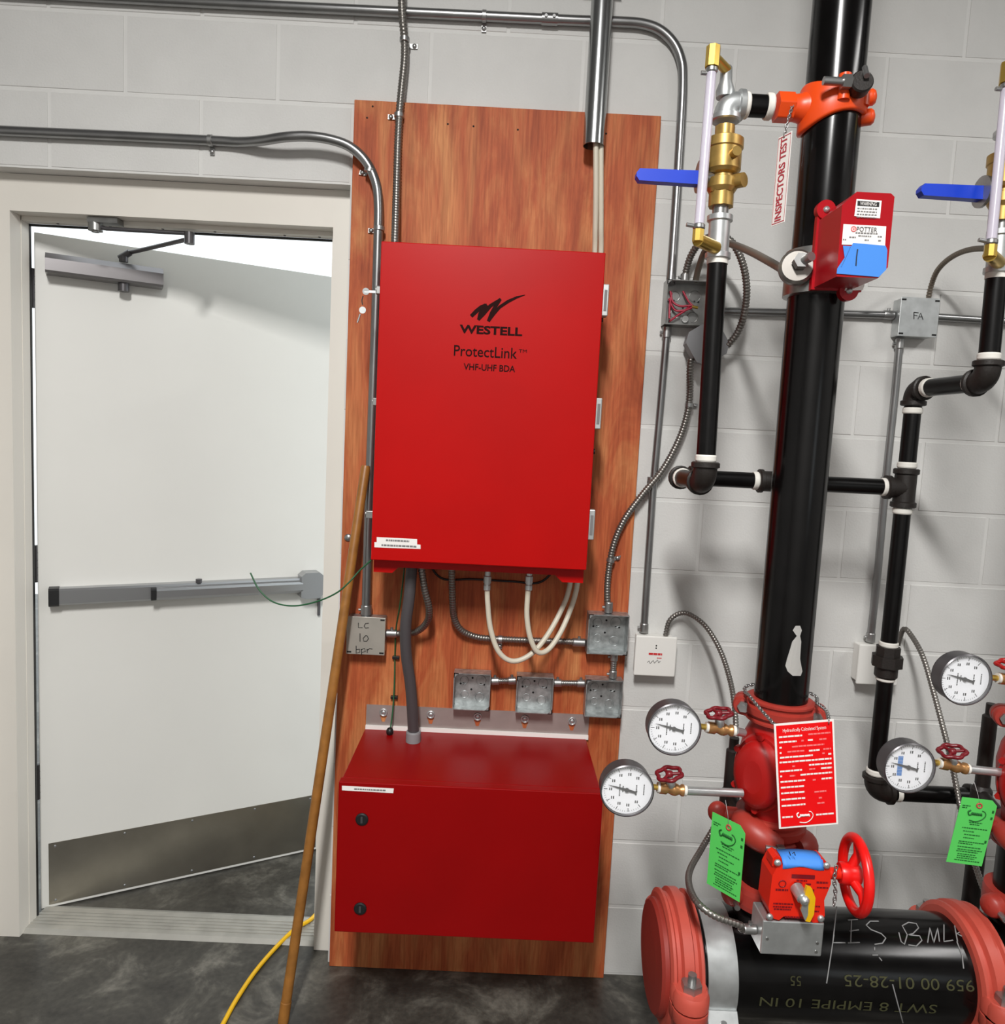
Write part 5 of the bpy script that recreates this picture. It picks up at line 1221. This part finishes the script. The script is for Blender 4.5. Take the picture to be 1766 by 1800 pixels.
# ================================================================== SIGNS AND TAGS
# narrow inspector's test sign hung from the branch nipple
o_ = at(1368, 242, RY-0.02); d_ = Vector((0.0125, -0.034, 0)); hgt = 0.166
t = thing('test_sign', 'narrow white sign with red vertical lettering hanging from the branch pipe', 'sign', o_-Vector((0, 0, hgt)))
n_ = d_.cross(Z).normalized()
xd = d_.normalized(); zd_ = Z; wS = d_.length; thk = xd.cross(zd_).normalized()*0.0012
pl = MB().prism([o_, o_+d_, o_+d_-Z*hgt, o_-Z*hgt], -thk).build('plate', 'label_white', t)
cS = o_+d_*0.5-Z*hgt/2
text("INSPECTORS TEST", 0.024, 'sign_pink', pl, cS+xd.cross(zd_)*0.0002, Z, -xd, width=hgt*0.93, bold=0.0006)
mb = MB()
for (xa, za, xb, zb_) in ((-0.46, -0.485, 0.46, -0.475), (-0.46, 0.475, 0.46, 0.485)): quad(mb, cS, xd, Z, xa*wS, za*hgt, xb*wS, zb_*hgt, 0.0004)
for xa in (-0.47, 0.44): quad(mb, cS, xd, Z, xa*wS, -0.485*hgt, (xa+0.03)*wS, 0.485*hgt, 0.0004)
mb.build('border', 'sign_pink', pl)
ch2 = thing('sign_chain', 'short chain wrapped on the branch pipe holding the narrow sign', 'chain', at(1385, 232, RY))
ct = at(1386, 168, RY)
chain(ch2, [o_+d_*0.5-Z*0.004, o_+d_*0.6+Z*0.02, Vector((ct.x, RY-TR-0.004, TZ-0.006)), Vector((ct.x, RY-TR*0.6, TZ+TR*0.9)), Vector((ct.x, RY+0.004, TZ+TR+0.004))], 0.010, 0.0011)
# red hydraulic sign
SGY = -0.775
tl, tr_, br_, bl_ = [at(*p, SGY) for p in ((1357, 1272), (1461, 1266), (1477, 1447), (1372, 1458))]
xd = ((tr_-tl)+(br_-bl_)).normalized(); yd = ((tl-bl_)+(tr_-br_)).normalized(); yd = (yd-xd*yd.dot(xd)).normalized()
cS = (tl+tr_+br_+bl_)/4; wS = ((tr_-tl).length+(br_-bl_).length)/2; hS = ((tl-bl_).length+(tr_-br_).length)/2
t = thing('hydraulic_sign', 'red placard with white printed lines hanging in front of the check valve', 'sign', cS-yd*hS/2)
def rect(c, w, h, th): return [c-xd*w/2-yd*h/2, c+xd*w/2-yd*h/2, c+xd*w/2+yd*h/2, c-xd*w/2+yd*h/2]
pl = MB().prism(rect(cS, wS, hS, 0), xd.cross(yd)*-0.0016).build('plate', 'label_white', t)
fc = MB(); quad(fc, cS, xd, yd, -wS/2+0.0035, -hS/2+0.0035, wS/2-0.0035, hS/2-0.0035, 0.0005); fc = fc.build('red_face', 'red_sign', pl)
text('Hydraulically Calculated System', 0.0095, 'label_white', fc, cS+yd*(hS*0.432)+xd.cross(yd)*0.0006, xd, yd, width=wS*0.72)
mb = MB(); mp_ = MB()
def row(y, segs, m_=None, h=0.0032):
    for a, b in segs: dashes(m_ or mb, cS, xd, yd, (a-0.5)*wS, (b-0.5)*wS, (0.5-y)*hS, h, 0.004, 0.011, 0.0010, 0.0009)
for y, segs in ((0.125, [(0.07, 0.46)]), (0.175, [(0.07, 0.36), (0.55, 0.64)]), (0.225, [(0.07, 0.11)]), (0.275, [(0.07, 0.10), (0.56, 0.74)]), (0.32, [(0.07, 0.62), (0.88, 0.93)]), (0.365, [(0.06, 0.93)]), (0.41, [(0.55, 0.93)]), (0.45, [(0.06, 0.43), (0.75, 0.93)]), (0.497, [(0.06, 0.09), (0.40, 0.93)]), (0.55, [(0.06, 0.48), (0.75, 0.93)]), (0.605, [(0.06, 0.45)]), (0.66, [(0.06, 0.46)]), (0.72, [(0.06, 0.46)]), (0.78, [(0.06, 0.46)]), (0.89, [(0.06, 0.24), (0.63, 0.93)])): row(y, segs)
for y, segs in ((0.12, [(0.56, 0.93)]), (0.175, [(0.44, 0.48), (0.74, 0.86)]), (0.225, [(0.28, 0.82)]), (0.27, [(0.2, 0.48), (0.8, 0.93)]), (0.31, [(0.78, 0.82)]), (0.41, [(0.27, 0.32)]), (0.45, [(0.55, 0.65)]), (0.5, [(0.22, 0.31)]), (0.555, [(0.6, 0.65)]), (0.67, [(0.62, 0.82)]), (0.73, [(0.69, 0.74)]), (0.78, [(0.66, 0.78)])): row(y, segs, mp_, 0.003)
mb.build('print', 'label_white', fc)['kind'] = 'stuff'; mp_.build('pen_entries', 'pale_red', fc)['kind'] = 'stuff'
mb = MB(); lc_ = cS-yd*(hS*0.395)+xd*(-0.06*wS); nn_ = xd.cross(yd)
def swoosh(mb, c, xd, yd, s, nn):
    Pq = [c+xd*(s*a)+yd*(s*b)+nn*0.0012 for a, b in ((-0.7, -0.75), (0.1, -0.85), (0.75, -0.5), (1.05, 0.05), (0.85, 0.5), (0.55, 0.6))]
    mb.tube(spl(Pq, 8), s*0.05, 6)
    Ps = [(-0.75, 0.55), (-1.0, 0.3), (-0.85, -0.1), (-0.6, 0.0), (-0.5, 0.25), (-0.4, 0.0), (-0.3, 0.22), (-0.2, 0.0), (-0.1, 0.22), (0.0, 0.0), (0.12, 0.22), (0.2, 0.0), (0.32, 0.2), (0.4, 0.0), (0.52, 0.22), (0.6, -0.05)]
    mb.tube(spl([c+xd*(s*a)+yd*(s*b)+nn*0.0008 for a, b in Ps], 5), s*0.085, 6)
swoosh(mb, lc_, xd, yd, 0.0145, nn_); mb.build('logo', 'label_white', fc)
chs = thing('sign_chain', 'silver chain looped around the riser foot holding the red placard', 'chain', tl)
zt_ = ZC1+0.03
ringp = [Vector((RX+(RR+0.022)*math.cos(a), RY+(RR+0.022)*math.sin(a), zt_+0.004*math.sin(2*a))) for a in [math.radians(q) for q in range(-40, -41-280, -20)]]
chain(chs, [tr_+xd*-0.006+yd*-0.002+Vector((0, -0.003, 0)), at(1452, 1250, RY-0.13)]+[at(1436, 1236, RY-0.06)]+[Vector((RX+(RR+0.02)*math.cos(a), RY+(RR+0.02)*math.sin(a), zt_)) for a in [math.radians(q) for q in (0, 40, 90, 140, 180)]]+[at(1316, 1222, RY-0.045), at(1335, 1245, RY-0.12), tl+xd*0.004+Vector((0, -0.003, -0.002))], 0.011, 0.0013)
# green tags
def green_tag(o, d, hgt, label, clip_left=False, lean=Vector((0, 0, 0))):
    o = Vector(o); d = Vector(d); xd = d.normalized(); w = d.length; yd = (Z+lean).normalized(); k = w*0.16
    t = thing('inspection_tag', label, 'tag', o-yd*hgt, 'green inspection tags'); nn = xd.cross(yd).normalized()
    P = [o+d*0.0-yd*hgt, o+d-yd*hgt, o+d-yd*k, o+d-xd*k, o+xd*k, o-yd*k] if clip_left else [o-yd*hgt, o+d-yd*hgt, o+d-yd*k, o+d-xd*k, o]
    pl = MB().prism(P, nn*-0.0008).build('card', 'tag_green', t)
    ho = o+d*0.52-yd*(0.10*hgt)
    mb = MB(); mb.torus(ho+nn*0.0003, nn, 0.0048, 0.0017, 18, 6); mb.build('eyelet', 'red_coupling', t)
    mb = MB(); cT = o+d/2-yd*hgt/2
    for y, a, b in ((0.12, 0.06, 0.28), (0.15, 0.06, 0.2), (0.36, 0.35, 0.72), (0.39, 0.38, 0.66), (0.45, 0.2, 0.9), (0.50, 0.25, 0.55), (0.55, 0.3, 0.75), (0.60, 0.3, 0.6), (0.66, 0.2, 0.92), (0.69, 0.2, 0.6), (0.74, 0.2, 0.85), (0.78, 0.22, 0.9), (0.81, 0.2, 0.8), (0.85, 0.25, 0.75), (0.88, 0.25, 0.8), (0.91, 0.25, 0.75), (0.945, 0.2, 0.9)):
        dashes(mb, cT, xd, yd, (a-0.5)*w, (b-0.5)*w, (0.5-y)*hgt, 0.0023, 0.002, 0.006, 0.001)
    for y in (0.17, 0.27, 0.63): quad(mb, cT, xd, yd, 0.40*w, (0.5-y)*hgt-0.003, 0.46*w, (0.5-y)*hgt+0.003)
    mb.build('print', 'tag_print', pl)['kind'] = 'stuff'
    mb = MB(); swoosh(mb, o+d*0.5-yd*hgt*0.24, xd, yd, w*0.24, nn); mb.build('logo', 'tag_print', pl)
    mb = MB(); mb.tube(spl([ho+nn*0.002, ho+Vector((-0.002, 0.004, 0.02)), ho+Vector((-0.004, 0.02, 0.045))], 6), 0.0006, 5); mb.build('tie_wire', 'zinc', t)
green_tag(at(1252, 1427, -0.68), (0.047, -0.058, 0), 0.150, 'green inspection tag hanging left of the red gear operator')
green_tag(at(1691, 1401, -0.60), (0.068, -0.012, 0), 0.145, 'green inspection tag hanging at the right edge', clip_left=False, lean=Vector((0.13, 0, 0)))

# ================================================================== GAUGES
def gauge(px, py, Y, label, blue=False, r=0.0535):
    c = at(px, py, Y); nrm = Vector((0, -1, 0.0))
    t = thing('pressure_gauge', label, 'gauge', c-Vector((0, 0, r)), 'round pressure gauges')
    MB().lathe(c+Vector((0, 0.034, 0)), nrm, [(r*0.93, 0), (r*0.97, 0.003), (r*0.97, 0.028), (r, 0.029), (r, 0.036), (r*0.955, 0.038), (r*0.94, 0.034)], 48, caps=False).build('case', 'dark_bronze', t)
    MB().lathe(c+Vector((0, 0.0345, 0)), nrm, [(r*0.95, 0), (r*0.95, 0.001)], 40).build('back', 'dark_bronze', t)
    dl = MB().lathe(c+Vector((0, 0.006, 0)), nrm, [(r*0.94, 0), (r*0.94, 0.0012)], 48).build('dial', 'dial_white', t)
    yd_ = c.y+0.006-0.0012
    mb = MB(); cc = Vector((c.x, yd_, c.z))
    for k in range(9):
        a = math.radians(-90+135-k*33.75)+PI/2    # scale rotated a quarter turn
        a = math.radians(50+k*32.5); dv = Vector((math.cos(a), 0, math.sin(a))); tv = Vector((-dv.z, 0, dv.x))
        for kk in (0,):
            mb.prism([cc+dv*r*0.86+tv*0.0006, cc+dv*r*0.86-tv*0.0006, cc+dv*r*0.72-tv*0.0006, cc+dv*r*0.72+tv*0.0006], (0, -0.0003, 0))
        q = cc+dv*r*0.60; mb.prism([q+Vector((-0.0030, 0, -0.0028)), q+Vector((-0.001, 0, -0.0028)), q+Vector((-0.001, 0, 0.0028)), q+Vector((-0.003, 0, 0.0028))], (0, -0.0003, 0)); mb.prism([q+Vector((0.0006, 0, -0.0028)), q+Vector((0.003, 0, -0.0028)), q+Vector((0.003, 0, 0.0028)), q+Vector((0.0006, 0, 0.0028))], (0, -0.0003, 0))
    for k in range(45):
        a = math.radians(50+k*260/44); dv = Vector((math.cos(a), 0, math.sin(a))); tv = Vector((-dv.z, 0, dv.x))
        mb.prism([cc+dv*r*0.86+tv*0.0003, cc+dv*r*0.86-tv*0.0003, cc+dv*r*0.81-tv*0.0003, cc+dv*r*0.81+tv*0.0003], (0, -0.0003, 0))
    for (xx, zz0, zz1) in ((0.64, -0.18, 0.24), (-0.26, -0.26, 0.22), (-0.14, -0.1, 0.14), (0.36, -0.2, 0.2)):
        if blue and xx < 0: continue
        dashes(mb, cc, Z, -X, zz0*r, zz1*r, -xx*r, 0.0022, 0.002, 0.004, 0.0007, 0.0003)
    mb.build('scale', 'print_black', dl)
    if blue:
        mb = MB(); dashes(mb, cc, Z, -X, -0.36*r, 0.42*r, 0.32*r, 0.0105, 0.005, 0.008, 0.0005, 0.0003); mb.build('maker_print', 'blue_print', dl)
    mb = MB(); a = math.radians(166); dv = Vector((math.cos(a), 0, math.sin(a))); tv = Vector((-dv.z, 0, dv.x)); cn = cc+Vector((0, -0.0018, 0))
    mb.prism([cn-dv*r*0.38+tv*0.0048, cn-dv*r*0.38-tv*0.0048, cn-dv*r*0.30-tv*0.0022, cn-tv*0.0028, cn+dv*r*0.72, cn+tv*0.0028, cn-dv*r*0.30+tv*0.0022], (0, -0.0008, 0)); mb.lathe(cn, (0, -1, 0), [(0.0045, 0), (0.0045, 0.0018)], 16); mb.build('needle', 'print_black', t)
    mb = MB(); mb.lathe(cc+Vector((0, -0.0055, 0)), nrm, [(r*0.935, 0), (r*0.935, 0.0012)], 40); mb.build('lens', 'glass_front', t)
    return c
def gauge_cock(label, p0, p1, end, wheel_up, pipe_mat='galv_light', hand='maroon'):
    """brass cock between gauge (p0) and the pipe to the valve (p1..end)"""
    p0 = Vector(p0); p1 = Vector(p1); end = Vector(end); d = (p1-p0).normalized(); L = (p1-p0).length
    t = thing('gauge_valve', label, 'valve', (p0+p1)/2, 'brass gauge valves')
    MB().cyl(p0-d*0.022, p0, 0.0058, n=14).build('stem', 'brass_bright', t)
    MB().lathe(p0, d, [(0.0105, 0), (0.0105, 0.005)], 16).build('tape_ring', 'tape_white', t)
    MB().lathe_s(p0+d*0.005, d, [(0.0118, 0), (0.0118, L*0.22), (0.0085, L*0.28), (0.0125, L*0.45), (0.0125, L*0.55), (0.0085, L*0.68), (0.0118, L*0.74), (0.0118, L-0.011)], 20).build('body', 'brass_tan', t)
    MB().lathe(p1-d*0.006, d, [(0.0105, 0), (0.0105, 0.006)], 16).build('tape_ring', 'tape_white', t)
    MB().cyl(p1, end, 0.0085, n=16).build('pipe', pipe_mat, t)
    m = (p0+p1)/2; w = Vector(wheel_up).normalized()
    MB().lathe_s(m, w, [(0.009, 0.006), (0.0095, 0.018), (0.007, 0.022), (0.0055, 0.034)], 16).build('bonnet', 'galv_light', t)
    hw = m+w*0.034; _, u_, v_ = basis(w); mb = MB(); lob = []
    for k in range(36):
        a = 2*PI*k/36; rr = 0.024+0.0022*math.cos(6*a); lob.append(hw+(u_*math.cos(a)+v_*math.sin(a))*rr)
    mb.tube(lob+[lob[0]], 0.0042, 8, caps=False)
    h = mb.build('hand_wheel', hand, t)
    for k in range(3):
        a = 2*PI*k/3+0.3; q = u_*math.cos(a)+v_*math.sin(a); MB().tube([hw+q*0.004, hw+q*0.022], 0.0034, 8).build('spoke', hand, h)
    MB().lathe_s(hw-w*0.004, w, [(0.0075, 0), (0.0075, 0.008), (0.003, 0.01)], 14).build('hub', hand, h)
    return t
GYA = -0.665
g = gauge(1185, 1282, GYA, 'white pressure gauge beside the check valve top, higher of the left pair')
gauge_cock('brass gauge valve with red wheel behind the higher left gauge', at(1240, 1278, GYA+0.02), at(1292, 1285, GYA+0.02), at(1306, 1288, GYA+0.035), (-0.2, -0.05, 1))
g = gauge(1102, 1390, GYA-0.01, 'white pressure gauge lowest on the left, overlapping the plywood edge')
gauge_cock('brass gauge valve with dark red wheel beside the lowest left gauge', at(1155, 1384, GYA+0.01), at(1206, 1390, GYA+0.01), at(1304, 1394, GYA+0.03), (-0.25, -0.1, 1))
g = gauge(1697, 1195, GYA+0.04, 'white pressure gauge highest at the right edge')
gauge_cock('brass gauge valve with red wheel behind the right edge gauge', at(1752, 1192, GYA+0.06), at(1803, 1198, GYA+0.06), at(1830, 1202, GYA+0.07), (-0.2, -0.05, 1), hand='red_valve')
g = gauge(1598, 1350, GYA+0.04, 'white pressure gauge with blue maker print in front of the drain elbow', True)
gauge_cock('brass gauge valve with red wheel right of the blue printed gauge', at(1649, 1341, GYA+0.06), at(1702, 1352, GYA+0.06), at(1800, 1362, GYA+0.07), (-0.25, -0.1, 1))
# side drain drop behind each check valve
for k, (px, ya, yb) in enumerate(((1286, 1304, 1400), (1733, 1244, 1395))):
    c0 = at(px, (ya+yb)/2, -0.42)
    t = thing('trim_pipe', ('dark trim pipe behind the left gauge valves', 'dark trim pipe behind the right edge gauges')[k], 'pipe', c0-Vector((0, 0, 0.1)))
    z1_ = pz(px, ya, -0.42); z0_ = pz(px, yb, -0.42); xr = RX+k*DX
    MB().lathe((c0.x, c0.y, z0_-0.02), Z, [(0.0225, 0), (0.0225, 0.03), (0.016, 0.04), (0.016, z1_-z0_), (0.011, z1_-z0_+0.004), (0.011, z1_-z0_+0.03)], 20).build('pipe', 'cast_black', t)
    MB().cyl((c0.x, c0.y, z0_), (xr-RR*0.6, RY+0.03, z0_), 0.014, n=16).build('side_arm', 'cast_black', t)

# ================================================================== CEILING LIGHT FIXTURES (behind the camera)
for k, (lx, ly, lz) in enumerate(LAMPS):
    t = thing('ceiling_light', ('white strip light on the ceiling near the door side', 'white strip light on the ceiling near the riser side')[k], 'lamp', (lx, ly, lz))
    MB().box((lx-0.12, ly-0.62, lz+0.004), (lx+0.12, ly+0.62, CEIL-0.001)).build('housing', 'lamp_body', t, 0.005)
    MB().box((lx-0.1, ly-0.6, lz), (lx+0.1, ly+0.6, lz+0.0039)).build('diffuser', 'lamp_glow', t)
